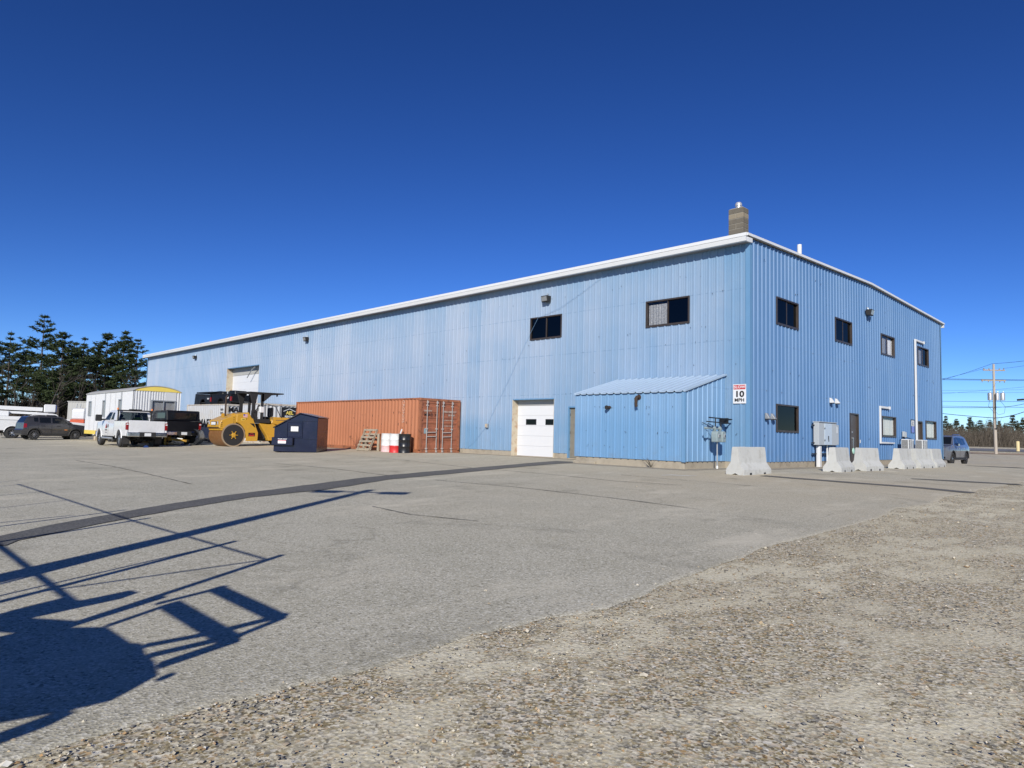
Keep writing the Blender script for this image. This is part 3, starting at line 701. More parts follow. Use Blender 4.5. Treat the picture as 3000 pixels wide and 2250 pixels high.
# ================================================================== WALL FITTINGS
def wall_light(label, loc, rz):
    t = thing('wall_light', label, 'wall light', loc, rz, 'floodlights on the warehouse walls')      # local -y is outwards
    obj('bracket', MB().tube([(0, .02, .25), (0, -.06, .25), (0, -.08, .16)], .018, 6), M['galv'], t)
    obj('housing', MB().prism([(-.02, .14), (-.28, .14), (-.22, -.13), (-.06, -.11), (-.02, .02)], -.19, .19, 'x').mesh('housing', bev=.01), M['black_matte'], t)
    obj('lens', MB().prism([(-.285, .10), (-.291, .10), (-.243, -.09), (-.237, -.09)], -.155, .155, 'x'), M['steel'], t)
    return t
wall_light('black floodlight above the dark slider window on the long wall', (-9.34, -.03, 6.9), 0)
wall_light('black floodlight on the long wall right of the tall overhead door', (-30.98, -.03, 6.9), 0)
wall_light('black floodlight on the long wall between the tall door and the far corner', (-50.85, -.03, 6.95), 0)
wall_light('black floodlight on the gable end wall between the upper windows', (.03, 11.05, 6.85), R(90))
t = thing('wall_outlet', 'small weathered outlet box on the long wall beside the orange container', 'outlet box', (-13.05, -.035, 1.35))
obj('box', MB().box(-.07, .07, -.10, 0, -.1, .1).mesh('box', bev=.008), M['galv'], t); obj('cover', MB().box(-.05, .05, -.125, -.101, -.06, .08), M['jamb'], t)
# speed sign
t = thing('speed_sign', 'white SLOW 10 MPH sign with red band on the warehouse corner', 'sign', (-.33, -.045, 2.21))
obj('plate', MB().box(-.24, .24, -.006, 0, 0, .66).mesh('plate', bev=.003), M['sign_white'], t)
obj('band', MB().box(-.215, .215, -.009, -.0065, .485, .635), simple('sign_red', (.50, .035, .04), .4, var=.04), t)
for s, z, size, bold, mt, sp in (('SLOW', .56, .128, .003, 'sign_white', 1.05), ('10', .315, .28, .009, 'ink', 1.0), ('MPH', .115, .155, .005, 'ink', 1.05)):
    o = obj('lettering', text_mesh(s, size, .003, bold, sp), M[mt], t, (0, -.0115, z), FACE_NY); o.scale = (1.12 if s != '10' else 1.25, 1, 1)
# gas meters on the shed's end wall
g = thing('gas_meter_set', 'twin grey gas meters with black pipes on the shed end wall', 'gas meter', (XS1+.04, -1.35, 0))
for yy in (-.06, .28):
    m_ = obj('meter', MB().prism([(-.13, -.02), (-.11, -.17), (.11, -.17), (.13, -.02), (.13, .12), (.08, .19), (-.08, .19), (-.13, .12)], .28, .5, 'x').mesh('meter', bev=.02), M['meter'], g, (0, yy, 1.05))
    obj('index_face', MB().box(.5, .53, -.06, .06, -.02, .1).mesh('index', bev=.01), M['galv'], m_); obj('badge', MB().box(.531, .536, -.03, .03, .02, .06), M['ink'], m_)
    obj('regulator', MB().lathe([(.03, 0), (.09, .02), (.09, .06), (.03, .09)], 12, 'x', (.3, yy, 1.31)), M['meter'], g)
    obj('riser', MB().tube([(.34, yy+.06, 1.22), (.34, yy+.06, 1.66 if yy < 0 else 1.5)], .02, 8), M['ink'], g)
obj('inlet_pipe', MB().tube([(.40, -.0, 0.0), (.40, 0, .9)], .022, 8), M['galv'], g); obj('pipe_foot', MB().lathe([(.035, -.12), (.035, .1), (.02, .12)], 10, 'z', (.40, 0, 0)), M['white_plastic'], g)
obj('manifold', MB().tube([(.36, -.62, 1.33), (.36, .36, 1.31)], .024, 8).tube([(.30, -.62, 1.33), (.42, -.62, 1.33)], .04, 8), M['meter'], g)
obj('gas_line', MB().tube([(.30, -.35, 1.68), (.30, 1.15, 1.66), (.02, 1.2, 1.64), (.02, 1.28, 1.64)], .02, 8).tube([(.20, -.32, 1.55), (.20, 1.13, 1.53), (.02, 1.16, 1.53)], .018, 8), M['ink'], g)
obj('strut', MB().tube([(.34, 0, 1.3), (.02, -.3, 1.52)], .012, 6).tube([(.34, .34, 1.3), (.02, .05, 1.5)], .012, 6), M['ink'], g)
obj('clamp', MB().box(-.0, .32, .86, .89, 1.50, 1.70), M['ink'], g)
# hooded vents
def hood(label, loc, mat, group):
    t = thing('vent_hood', label, 'vent hood', loc, 0, group)
    obj('hood', MB().prism([(0, .12), (.05, .10), (.16, -.06), (.16, -.09), (0, -.09)], -.075, .075, 'y').mesh('hood', bev=.008), mat, t)
    obj('flap', MB().box(.02, .15, -.065, .065, -.12, -.092), M['black_matte'], t)
for yv in (1.14, 1.56): hood('dark hooded vent, one of a pair beside the near lower window', (.035, yv, 1.82), M['galv'], 'pair of dark vent hoods')
for yv in (6.80, 7.36): hood('white hooded vent, one of a pair above the grey electric cabinet', (.035, yv, 2.66), M['white_plastic'], 'pair of white vent hoods')
# electric cabinet
e = thing('electric_cabinet', 'wide grey electric cabinet on white conduit legs on the end wall', 'electric cabinet', (.04, 5.0, 0))
obj('cabinet', MB().box(.05, .26, 0, 1.75, .86, 1.74).mesh('cabinet', bev=.008), M['grey_metal'], e)
obj('cabinet_door', MB().box(.261, .28, .52, 1.22, .87, 1.70).mesh('cabinet_door', bev=.004), simple('cabinet_panel', (.46, .54, .62), .5, var=.05), e)
obj('drip_cap', MB().box(.03, .30, -.02, 1.76, 1.742, 1.765), M['grey_metal'], e)
obj('side_box', MB().box(.05, .20, 1.76, 2.12, .88, 1.68).mesh('side_box', bev=.006), M['grey_metal'], e)
obj('label', MB().box(.201, .206, 1.85, 1.98, 1.35, 1.60), M['sign_white'], e)
obj('door_latch', MB().box(.281, .30, .84, .88, 1.08, 1.22).box(.281, .292, .86, .91, 1.00, 1.08), M['ink'], e)
for hz in (1.02, 1.48): obj('hinge', MB().box(.281, .295, .50, .53, hz, hz+.06), M['ink'], e)
obj('conduit', MB().box(.06, .2, .18, .42, -.1, .858).mesh('conduit', bev=.03), M['white_plastic'], e); obj('conduit', MB().tube([(.13, 1.1, -.1), (.13, 1.1, .86)], .03, 10), M['white_plastic'], e)
obj('strut', MB().box(.02, .10, -.1, 2.0, .50, .54).box(.02, .10, -.12, 0, .92, .96).box(.02, .10, -.12, 0, 1.6, 1.64), M['black_matte'], e)
# line-set covers and AC condensers
l1 = thing('line_set_cover', 'white line cover bent round the curtained window by the condensers', 'pipe cover', (.036, 12.55, 0))
obj('cover', MB().box(0, .07, -.04, .06, .98, 2.72).box(0, .07, .062, 1.2, 2.62, 2.72).box(0, .07, .062, 1.0, .98, 1.06).box(0, .071, 1.002, 1.9, .985, 1.045).mesh('cover', bev=.008), M['white_plastic'], l1); obj('end_cap', MB().box(0, .10, 1.2, 1.26, 2.60, 2.74), M['white_plastic'], l1)
l2 = thing('line_set_cover', 'tall white line cover rising to the last upper window', 'pipe cover', (.036, 17.95, 0))
obj('cover', MB().box(0, .08, -.05, .07, 1.1, 6.46).box(0, .08, .072, 1.35, 6.36, 6.46).mesh('cover', bev=.008), M['white_plastic'], l2); obj('end_cap', MB().box(0, .11, 1.35, 1.42, 6.34, 6.48), M['white_plastic'], l2)
def condenser(label, y):
    t = thing('condenser', label, 'air conditioner', (.28, y, .30), 0, 'condensers on wall brackets')
    obj('casing', MB().box(0, .32, 0, .86, .20, .92).mesh('casing', bev=.015), M['white_plastic'], t)
    gm = MB().box(.322, .338, .02, .50, 0, .016).mesh('grille_slat')
    for k in range(16): obj('grille_slat', gm, M['white_plastic'], t, (0, .02, .27+k*.038))
    obj('grille_shade', MB().box(.3205, .3212, .03, .52, .25, .88), M['ink'], t); obj('grille_bar', MB().box(.339, .347, .26, .285, .25, .88), M['white_plastic'], t)
    fl = MB().box(.04, .28, -.011, -.004, 0, .012).mesh('side_slat')
    for k in range(16): obj('grille_slat', fl, M['white_plastic'], t, (0, 0, .27+k*.038))
    obj('coil', MB().box(.03, .29, -.0035, -.001, .25, .88), M['ink'], t); obj('side_panel', MB().box(.3215, .327, .60, .82, .28, .86), M['galv'], t)
    obj('bracket', MB().box(-.24, .34, .06, .10, .12, .198).box(-.24, .34, .76, .80, .12, .198).box(-.24, -.20, .06, .10, -.3, .12).box(-.24, -.2, .76, .80, -.3, .12), M['white_plastic'], t)
    obj('leg', MB().tube([(.28, .04, .16), (.28, -.06, .1), (.28, -.06, -.32)], .018, 6).tube([(.28, .82, .16), (.28, .82, -.32)], .018, 6), M['white_plastic'], t)
    return t
condenser('white condenser next to the curtained window', 14.75); condenser('white condenser beside the brown end door', 16.95)
t = thing('disconnect_box', 'small grey disconnect box and cables on the wall above the condensers', 'electric box', (.04, 15.75, 1.35))
obj('box', MB().box(0, .10, 0, .16, 0, .26).mesh('box', bev=.006), M['grey_metal'], t); obj('box', MB().box(0, .10, .22, .38, -.03, .23).mesh('box', bev=.006), M['grey_metal'], t)
obj('cable', MB().tube([(.05, .08, 0), (.08, .05, -.08), (.1, -.4, -.05), (.2, -.7, -.2)], .02, 6).tube([(.05, .3, -.03), (.08, .7, -.06), (.1, 1.1, -.1), (.15, 1.25, -.5)], .02, 6), M['ink'], t)
t = thing('notice_board', 'narrow blue and white notice plate beside the tall white pipe', 'sign', (.04, 17.15, 1.58))
obj('plate', MB().box(0, .012, 0, .5, 0, .32), simple('notice_blue', (.16, .22, .55), .5, var=.1), t); obj('plate', MB().box(0, .012, 0, .5, .33, .62), M['sign_white'], t)
for k, (s, z) in enumerate((('10', .52), ('TO', .40))): obj('lettering', text_mesh(s, .14, .003, .006), M['ink'], t, (.015, .26, z), FACE_PX)
obj('frame', MB().box(-.002, .02, -.03, 0, -.02, .64).box(-.002, .02, .5, .53, -.02, .64).box(-.002, .02, -.03, .53, .64, .67), M['ink'], t)
# loose cable hanging diagonally over the long wall
cp = [(-5.9, -.06, 7.66), (-7.3, -.06, 7.0), (-8.6, -.06, 6.45), (-9.9, -.06, 6.15), (-10.7, -.06, 5.0), (-11.6, -.05, 3.6), (-12.4, -.05, 2.4), (-13.1, -.05, 1.35), (-14.0, -.05, .55), (-14.4, -.05, .3)]
o = obj('loose_cable', MB().tube(cp, .0055, 5), simple('blue_cable', (.18, .33, .52), .7), None); tag(o, 'thin loose cable sagging diagonally across the long blue wall', 'cable')

# ================================================================== CONCRETE BARRIERS
def barrier_mesh(Lb, seed):
    prof = [(-.29, 0), (-.295, .09), (-.29, .16), (-.145, .36), (-.095, .79), (-.075, .81), (.075, .81), (.095, .79), (.145, .36), (.29, .16), (.295, .09), (.29, 0), (.12, 0), (.0, .055), (-.12, 0)]
    mb = MB(); n = len(prof); ys = np.linspace(0, Lb, 9)
    rng = random.Random(seed)
    for y in ys:
        for (x, z) in prof:
            k = .011*noise.noise((x*5+seed, y*3, z*5)); mb.v.append((x+k, y, z + (k if z > .02 else 0)))
    for i in range(len(ys)-1):
        for j in range(n):
            if i in (1, 6) and j in (10, 11): pass
            mb.f.append((i*n+j, i*n+(j+1) % n, (i+1)*n+(j+1) % n, (i+1)*n+j))
    mb.f.append(tuple(range(n))); mb.f.append(tuple((len(ys)-1)*n+j for j in range(n))[::-1])
    return mb.mesh('barrier', smooth=22)
BARS = [(1.34, -3.5, 1.5, 'pale concrete barrier standing alone at the warehouse corner'),
        (2.11, 1.54, 1.45, 'pale concrete barrier in front of the grey electric cabinet'),
        (2.11, 3.86, 1.45, 'pale concrete barrier before the ajar end door, next after the cabinet one'),
        (2.11, 7.95, 1.6, 'pale concrete barrier in front of the condenser by the curtained window'),
        (2.11, 10.05, 1.7, 'pale concrete barrier between two others before the condensers'),
        (2.11, 12.35, 1.9, 'pale concrete barrier at the end of the row, beside the parked silver vehicle')]
for k, (x, y, Lb, lb) in enumerate(BARS):
    t = thing('concrete_barrier', lb, 'barrier', (x, y, gz(x, y)-.0), R((-3, 4, -4, 2, -3, 4)[k]), 'concrete barriers along the end wall')
    obj('body', barrier_mesh(Lb, k), M['barrier'], t)
    fk = MB().box(.292, .30, 0, .10, .0, .075).mesh('fork_slot')
    for yy in (.3, Lb-.42): obj('fork_slot', fk, M['ink'], t, (0, yy, .0))
# bit of white litter on the paving
p = A(1990, 1396); o = obj('litter_strip', MB().add([(-.5, 0, .01), (-.2, -.05, .03), (.1, .02, .01), (.5, -.02, .02), (.5, .03, .02), (.1, .07, .015), (-.2, .0, .035), (-.5, .04, .01)], [(0,1,6,7), (1,2,5,6), (2,3,4,5)]), M['white_plastic'], None, (p[0], p[1], gz(p[0], p[1])+.012), (0, 0, R(50))); tag(o, 'torn strip of white plastic litter lying on the paving near the shed', 'litter')

def ds(mb):
    x = rng2.uniform(XS0+.2, XS1-.2); z = rng2.choice([.65, 1.15, 1.75, 2.0]) + rng2.gauss(0, .02); mb.box(x-.009, x+.009, YS-.048, YS-.036, z-.009, z+.009)
rng2 = random.Random(8); dots('fasteners', shed, 26, ds)
# ================================================================== CONTAINERS
def corr(mb, a, b, place, z0, z1, pitch=.278, dep=.036):
    """trapezoid corrugation from a to b; place(u, d, z), d = inwards"""
    n = int(round((b-a)/pitch)); p = (b-a)/n; us = []
    for k in range(n):
        s = a + k*p
        us += [(s, 0), (s+p*.25, 0), (s+p*.5, dep), (s+p*.75, dep)]
    us.append((b, 0)); o = len(mb.v)
    for u, d in us: mb.v += [place(u, d, z0), place(u, d, z1)]
    for i in range(len(us)-1): mb.f.append((o+2*i, o+2*i+2, o+2*i+3, o+2*i+1))
    return mb
def container(label, loc, rz, Lc, Wc, Hc, mat, frame_mat, rods=False, blind=True):
    """origin at the (+x, -y) bottom corner; length runs to -x, width to +y"""
    t = thing('shipping_container', label, 'container', loc, rz)
    s = .11
    fr = MB()
    for x in (-Lc, -s):
        for y in (0, Wc-s): fr.box(x, x+s, y, y+s, .16, Hc-.12)
    obj('corner_posts', fr, frame_mat, t)
    cast = MB().box(0, .178, 0, .162, 0, .118).mesh('corner_casting', bev=.012)
    for x in (-Lc-.006, -.172):
        for y in (-.006, Wc-.156):
            for z in (0, Hc-.118): obj('corner_casting', cast, frame_mat, t, (x, y, z))
    for y0 in (.0, Wc-.06):
        obj('bottom_rail', MB().box(-Lc+s, -s, y0, y0+.06, .02, .18), frame_mat, t); obj('top_rail', MB().box(-Lc+s, -s, y0, y0+.06, Hc-.07, Hc-.005), frame_mat, t)
    for x0 in (-Lc, -.10):
        obj('end_rail', MB().box(x0+.003, x0+.097, s, Wc-s, .02, .17), frame_mat, t); obj('end_rail', MB().box(x0+.003, x0+.097, s, Wc-s, Hc-.12, Hc-.005), frame_mat, t)
    sm = corr(MB(), -Lc+s, -s, lambda u, d, z: (u, .014+d, z), .18, Hc-.07).mesh('side_panel')
    obj('side_panel', sm, mat, t)
    obj('side_panel', corr(MB(), -Lc+s, -s, lambda u, d, z: (u, Wc-.014-d, z), .18, Hc-.07).mesh('side_panel'), mat, t)
    obj('end_panel', corr(MB(), s, Wc-s, lambda u, d, z: (-Lc+.02+d, u, z), .17, Hc-.12, .25).mesh('end_panel'), mat, t)
    obj('roof_panel', corr(MB(), -Lc+s, -s, lambda u, d, z: (u, .06 if z else Wc-.06, Hc-.02-d*.5), 0, 1, .4, .03).mesh('roof_panel'), mat, t)
    obj('floor', MB().box(-Lc+.1, -.1, .06, Wc-.06, .1, .15), M['black_matte'], t)
    if not rods:
        obj('end_panel', corr(MB(), s, Wc-s, lambda u, d, z: (-.02-d, u, z), .17, Hc-.12, .28, .045).mesh('end_panel'), mat, t)
        return t
    zb, zt = .18, Hc-.13
    for k, (a, b) in enumerate(((s+.005, Wc/2-.006), (Wc/2+.006, Wc-s-.005))):
        mb = MB(); zs = []
        for z, d in ((zb, 0), (.42, 0), (.46, .03), (.60, .03), (.66, 0), (1.18, 0), (1.22, .03), (1.36, .03), (1.42, 0), (1.47, 0), (1.51, .03), (1.62, .03), (1.68, 0), (1.74, 0), (1.78, .03), (1.9, .03), (1.96, 0), (2.20, 0), (2.24, .03), (2.32, .03), (2.37, 0), (zt, 0)):
            zs.append((z if z < zt else zt, d))
        y0, y1 = a+.07, b-.07
        for z, d in zs: mb.v += [(-.03-d, y0, z), (-.03-d, y1, z)]
        for i in range(len(zs)-1): mb.f.append((2*i, 2*i+1, 2*i+3, 2*i+2))
        mb.box(-.06, -.024, a, y0, zb, zt).box(-.06, -.024, y1, b, zb, zt)
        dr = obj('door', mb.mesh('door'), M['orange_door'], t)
        for yr in ((a+.30, b-.22) if k == 0 else (a+.14, b-.40)):
            obj('lock_rod', MB().tube([(.012, yr, .05), (.012, yr, Hc-.1)], .019, 8), M['rod'], dr)
            cm = MB()
            for z in (.22, 1.15, 2.25): cm.box(-.022, .035, yr-.05, yr+.05, z-.03, z+.03)
            obj('rod_bracket', cm, M['rod'], dr)
            obj('lock_cam', MB().box(-.01, .03, yr-.03, yr+.06, .04, .13).box(-.01, .03, yr-.03, yr+.06, Hc-.24, Hc-.14), M['rod'], dr)
        for z in (.78, .98): obj('lock_handle', MB().bar((.03, a+.32 if k == 0 else a+.15, z), (.03, b-.24 if k == 0 else b-.42, z+.02), .03, .035), M['rod'], dr)
        for z in (.35, .95, 1.55, 2.15): obj('hinge', MB().box(-.03, .012, (a-.10) if k == 0 else b-.02, (a+.02) if k == 0 else b+.10, z, z+.05), frame_mat, dr)
        obj('door_gasket', MB().box(-.05, -.018, (b-.014) if k == 0 else a, b if k == 0 else a+.014, zb, zt), M['ink'], dr)
    return t
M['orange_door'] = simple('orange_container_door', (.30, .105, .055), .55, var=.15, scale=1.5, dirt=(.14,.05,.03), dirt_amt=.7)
M['rod'] = simple('painted_rod', (.38, .35, .33), .5, var=.08)
M['orange'] = simple('orange_container', (.40, .155, .075), .55, var=.1, scale=.7, dirt=(.36,.14,.07), dirt_amt=.6)
M['orange_frame'] = simple('orange_container_frame', (.31, .115, .055), .6, var=.2, scale=2, dirt=(.06,.03,.02), dirt_amt=.9)
M['white_cont'] = simple('white_container', (.46, .475, .50), .5, var=.08, scale=.9, dirt=(.42,.36,.28), dirt_amt=.5)
M['white_frame'] = simple('rusty_white_frame', (.50, .46, .40), .6, var=.15, scale=1.6, dirt=(.22,.07,.03), dirt_amt=1.0)
OZ = gz(-20, -2.5)
oc = container('long faded orange shipping container with four lock rods, along the blue wall', (-14.98, -2.56, OZ), 0, 12.19, 2.44, 2.59, M['orange'], M['orange_frame'], rods=True)
for txt, y, z, size, mt in (('MSAD 35', .66, 1.80, .20, 'ink'), ('CAPACITY', .48, 1.99, .10, 'old_paint'), ('TRIU 528912 7', 1.80, 1.98, .13, 'old_paint'), ('US 4261', 1.92, 1.82, .12, 'old_paint')):
    obj('lettering', text_mesh(txt, size, .003, .001), M[mt], oc, (-.026, y, z), FACE_PX)
for k, (y, z) in enumerate(((1.6, 1.57), (1.6, 1.30))):
    obj('lettering', text_mesh('MAX GROSS  30480 KG', .065, .003, 0), M['old_paint'], oc, (-.052, 1.75, z), FACE_PX)
obj('data_plate', MB().box(-.028, -.02, .28, .50, .92, 1.16), simple('blue_grey_plate', (.22, .29, .32), .4), oc)
obj('lettering', text_mesh('CRONOS', .26, .003, 0), simple('pale_orange_print', (.62, .40, .30), .7), oc, (-1.35, .010, 1.95), (R(90), R(90), 0))
rng = random.Random(5); rs = MB()
for i in range(46):
    x = -.6 - 5.5*rng.random(); z = 1.1 + .8*rng.random() if i < 22 else .35 + .3*rng.random(); w = .012 + .03*rng.random()
    rs.box(x, x+w, .0105, .0125, z, z + w*(1+2.5*rng.random()))
obj('rust_spots', rs, M['rust_dark'], oc)
wA = container('white shipping container with rusty edges and black lettering, under black truck beds', (-36.1, -3.05, gz(-38, -3)), R(5), 6.06, 2.44, 2.59, M['white_cont'], M['white_frame'])
obj('lettering', text_mesh('MAERSK', .52, .004, .012), M['ink'], wA, (-.026+.02, 1.02, 2.2), FACE_PX)
obj('lettering', text_mesh('MAERSK', .80, .004, .02), M['ink'], wA, (-2.6, .008, 1.22), FACE_NY)
obj('lettering', text_mesh('4310', .2, .004, .006), M['ink'], wA, (-.75, .008, 2.2), FACE_NY); obj('lettering', text_mesh('2210', .2, .004, .006), M['ink'], wA, (-.75, .008, 1.95), FACE_NY)
obj('paper_notice', MB().box(-5.0, -4.25, .004, .010, .75, 1.75), M['sign_white'], wA)
wB = container('short white container with rust streaks and a black rental sign on its end', (-31.75, -2.62, gz(-32, -2.6)), 0, 3.0, 2.44, 2.59, M['white_cont'], M['white_frame'])
s = thing('rental_sign', 'black AEL Rentals sign with white roof outline on the short white container', 'sign', (-31.71, -.72, gz(-32, -2.6)+1.62))
obj('board', MB().box(0, .02, -.55, .52, 0, .78).mesh('board', bev=.004), M['ink'], s); obj('roof_logo', MB().bar((.025, -.42, .50), (.025, 0, .68), .01, .035).bar((.025, 0, .68), (.025, .42, .50), .01, .035), M['sign_white'], s)
o = obj('lettering', text_mesh('AEL', .30, .004, .010), M['yellow_pale'], s, (.024, .02, .40), FACE_PX); obj('lettering', text_mesh('RENTALS', .17, .004, .006), M['sign_white'], s, (.024, .04, .16), FACE_PX)

# ================================================================== BLACK TRUCK BEDS ON THE WHITE CONTAINER
def truck_bed(label, loc, rz, flip=False):
    t = thing('truck_bed', label, 'truck bed', loc, rz, 'truck beds stored on the container')
    Lb, w, h = 2.5, .95, .66
    for sgn in (-1, 1):
        n = 14; pl = [(-Lb/2, .0)] + [(-.42, 0)] + [(.42*math.cos(math.pi - a*math.pi/n), .38*math.sin(a*math.pi/n)) for a in range(1, n)] + [(.42, 0), (Lb/2, 0), (Lb/2, h), (-Lb/2, h)]
        y = sgn*w; sd = obj('side_panel', MB().prism(pl, y-.03, y+.03, 'y').mesh('side_panel', bev=.012), M['blackcar'], t)
        obj('fender_flare', MB().tube([(.45*math.cos(a*math.pi/10), y+sgn*.03, .41*math.sin(a*math.pi/10)) for a in range(11)], .025, 6), M['black'], t)
        obj('top_rail', MB().box(-Lb/2, Lb/2, y-.05, y+.05, h+.001, h+.03), M['black_matte'], t)
    obj('bed_floor', MB().box(-Lb/2, Lb/2, -w+.035, w-.035, .1, .16), M['black_matte'], t); obj('headboard', MB().box(-Lb/2, -Lb/2+.05, -w+.035, w-.035, .165, h), M['black'], t)
    obj('tailgate', MB().box(Lb/2-.05, Lb/2-.002, -w+.035, w-.035, .17, h-.02), M['blackcar'], t)
    obj('tail_lamp', MB().box(Lb/2-.10, Lb/2+.02, -w-.04, -w+.08, .18, .5).mesh('tail_lamp', bev=.02), M['red_lens'], t); obj('tail_lamp', MB().box(Lb/2-.10, Lb/2+.02, w-.08, w+.04, .18, .5).mesh('tail_lamp', bev=.02), M['red_lens'], t)
    obj('decal', text_mesh('4x4', .2, .004, .004), M['sign_white'], t, (.85, -w-.034, .40), FACE_NY)
    return t
zc = gz(-38, -3)+2.60
truck_bed('black pickup bed with 4x4 decal lying on the white container', (-40.5, -2.1, zc), R(3))
b2 = truck_bed('second black pickup bed stacked end to end on the white container', (-37.7, -1.95, zc+.02), R(8))
b3 = thing('camper_shell', 'black windowed camper shell set on top of the container beside the beds', 'camper shell', (-42.0+.3, -2.2, zc), R(4))
obj('shell', MB().prism([(-.5, 0), (.42, 0), (.42, .78), (-.38, .82)], -.85, .85, 'y').mesh('shell', bev=.04), M['blackcar'], b3); obj('side_window', MB().box(-.25, .25, -.858, -.851, .38, .70), M['carglass'], b3)
obj('crate_lid', MB().box(-.3, 2.2, -.80, .8, .83, .93).mesh('lid', bev=.02), M['blackcar'], b3)
t = thing('parts_pile', 'upturned black fenders heaped on top of the stored truck beds', 'truck parts', (-39.6, -2.0, zc+.70), R(5))
obj('fender', MB().prism([(-1.0, 0), (1.0, 0), (.95, .2), (.5, .28), (-.9, .24)], -.5, .45, 'y').mesh('fender', bev=.05), M['blackcar'], t); obj('fender', MB().prism([(1.6, -.02), (2.6, -.02), (2.55, .28), (1.65, .3)], -.4, .5, 'y').mesh('fender', bev=.05), M['blackcar'], t)
obj('filler_pipe', MB().lathe([(.09, 0), (.05, .08), (.05, .26)], 10, 'z', (1.3, -.3, 0)), M['galv'], t)

# ================================================================== DUMPSTER
M['navy'] = simple('navy_dumpster', (.004, .006, .028), .22, var=.2, scale=1.5, spec=.5, dirt=(.012,.015,.03), dirt_amt=.5)
dz = gz(-18.3, -6.2)
dm = thing('dumpster', 'dark navy front-load dumpster with sloped lid and white stickers', 'dumpster', (-18.06, -6.08, dz), R(45))      # local: side faces -y, x to the left is -x
prof = [(-2.0, .02), (0, .02), (0, 1.68), (-.85, 1.84), (-2.0, 1.18)]
obj('body', MB().prism([(-2.0, .02), (0, .02), (0, 1.60), (-.83, 1.76), (-2.0, 1.10)], 0, 1.75, 'y').mesh('body', bev=.015), M['navy'], dm)
obj('lid', MB().prism([(-2.06, 1.09), (-2.06, 1.14), (-.86, 1.83), (-.80, 1.83), (-.80, 1.775), (-.84, 1.775)], -.03, 1.78, 'y').mesh('lid', bev=.012), M['black'], dm)
obj('lid', MB().prism([(-.79, 1.77), (.03, 1.61), (.03, 1.655), (-.79, 1.82)], -.03, 1.78, 'y').mesh('lid', bev=.012), M['navy'], dm)
obj('side_door', MB().box(-1.38, -.74, -.03, -.002, .70, 1.36).mesh('side_door', bev=.012), M['navy'], dm); obj('door_frame', MB().box(-1.43, -1.385, -.045, -.002, .64, 1.42).box(-.735, -.69, -.045, -.002, .64, 1.42).box(-1.385, -.735, -.045, -.002, 1.365, 1.41).box(-1.385, -.735, -.045, -.002, .65, .695), M['navy'], dm)
obj('inner_frame', MB().box(-1.30, -.82, -.045, -.031, .93, .96).box(-1.30, -.82, -.045, -.031, 1.2, 1.23), M['black'], dm)
obj('sticker', MB().box(-1.22, -.88, -.036, -.031, .97, 1.19), M['sign_white'], dm)
obj('fork_pocket', MB().box(-2.05, -1.08, -.16, -.002, .32, .68).mesh('fork_pocket', bev=.015), M['navy'], dm); obj('pocket_opening', MB().box(-1.078, -1.072, -.14, -.02, .35, .65), M['ink'], dm)
obj('sticker', MB().box(-1.75, -1.38, -.168, -.162, .40, .55), M['sign_white'], dm); obj('sticker', MB().box(-1.75, -1.38, -.1695, -.1685, .53, .555), M['red'], dm)
obj('lettering', text_mesh('TRASH ONLY', .07, .003, .002), M['sign_white'], dm, (-1.55, -.163, .60), FACE_NY)
obj('stiffener', MB().box(-.62, 0.02, -.03, -.002, .62, .66).box(-1.95, .02, -.025, -.002, 1.395+.05, 1.42+.05).box(-.06, .0, -.026, -.002, .05, .6), M['navy'], dm)
obj('skid', MB().box(-1.95, -1.85, .1, 1.65, 0, .02).box(-.15, -.05, .1, 1.65, 0, .02), M['ink'], dm)

# ================================================================== DRUMS, PALLETS, POSTS BY THE ORANGE CONTAINER
def drum(label, u, y, body_mats, hts, r=.29):
    t = thing('drum', label, 'drum', (u, y, gz(u, y)+.01), 0)
    H = .88
    def pr(z0, z1):
        zs = sorted({z0, z1} | {z for z in (.0, .02, .27, .29, .31, .33, .57, .59, .61, .63, .86, H) if z0 < z < z1})
        return [(r+(.012 if any(abs(z-q) < .012 for q in (.30, .60)) or z in (.29, .31, .59, .61) or z in (0, H) else 0), z) for z in zs]
    for (z0, z1), mt in zip(hts, body_mats): obj('barrel', MB().lathe(pr(z0, z1), 24).mesh('barrel', smooth=35), M[mt], t)
    obj('lid', MB().lathe([(r-.02, H-.02), (r-.03, H-.012)], 24), M[body_mats[-1]], t); obj('bung', MB().lathe([(.03, H-.012), (.03, H+.015)], 8, 'z', (.15, .05, 0)), M['galv'], t)
    return t
M['pinkish'] = simple('stained_pink', (.62, .42, .42), .6, var=.25, scale=9)
drum('white steel drum with stained pink base, beside the pallet', -16.9, -3.0, ['pinkish', 'white_plastic'], [(0, .3), (.301, .88)])
drum('white drum with red lower band standing between two drums', -16.0, -3.15, ['red', 'white_plastic'], [(0, .33), (.331, .88)])
drum('plain black steel drum at the orange container corner', -15.42, -3.05, ['black'], [(0, .88)])
o = obj('leaning_board', MB().box(-.04, .04, -.01, .01, 0, 1.15), M['white_plastic'], None, (-16.35, -3.0, OZ), (R(-16), R(8), 0)); tag(o, 'narrow white board leaning on the container behind the drums', 'board')
pal = thing('pallet', 'weathered wooden pallet leaning on the orange container', 'pallet', (-18.45, -3.42, gz(-18.4, -3.2)), R(4))
tilt = obj('stringer', MB().box(-.5, -.46, 0, .09, 0, 1.2), M['wood_grey'], pal, rot=(R(-24), 0, 0))
for x in (-.02, .46): obj('stringer', MB().box(x, x+.04, 0, .09, 0, 1.2), M['wood_grey'], pal, rot=(R(-24), 0, 0))
bdm = MB().box(-.52, .52, -.02, -.001, 0, .10).mesh('deck_board', bev=.004)
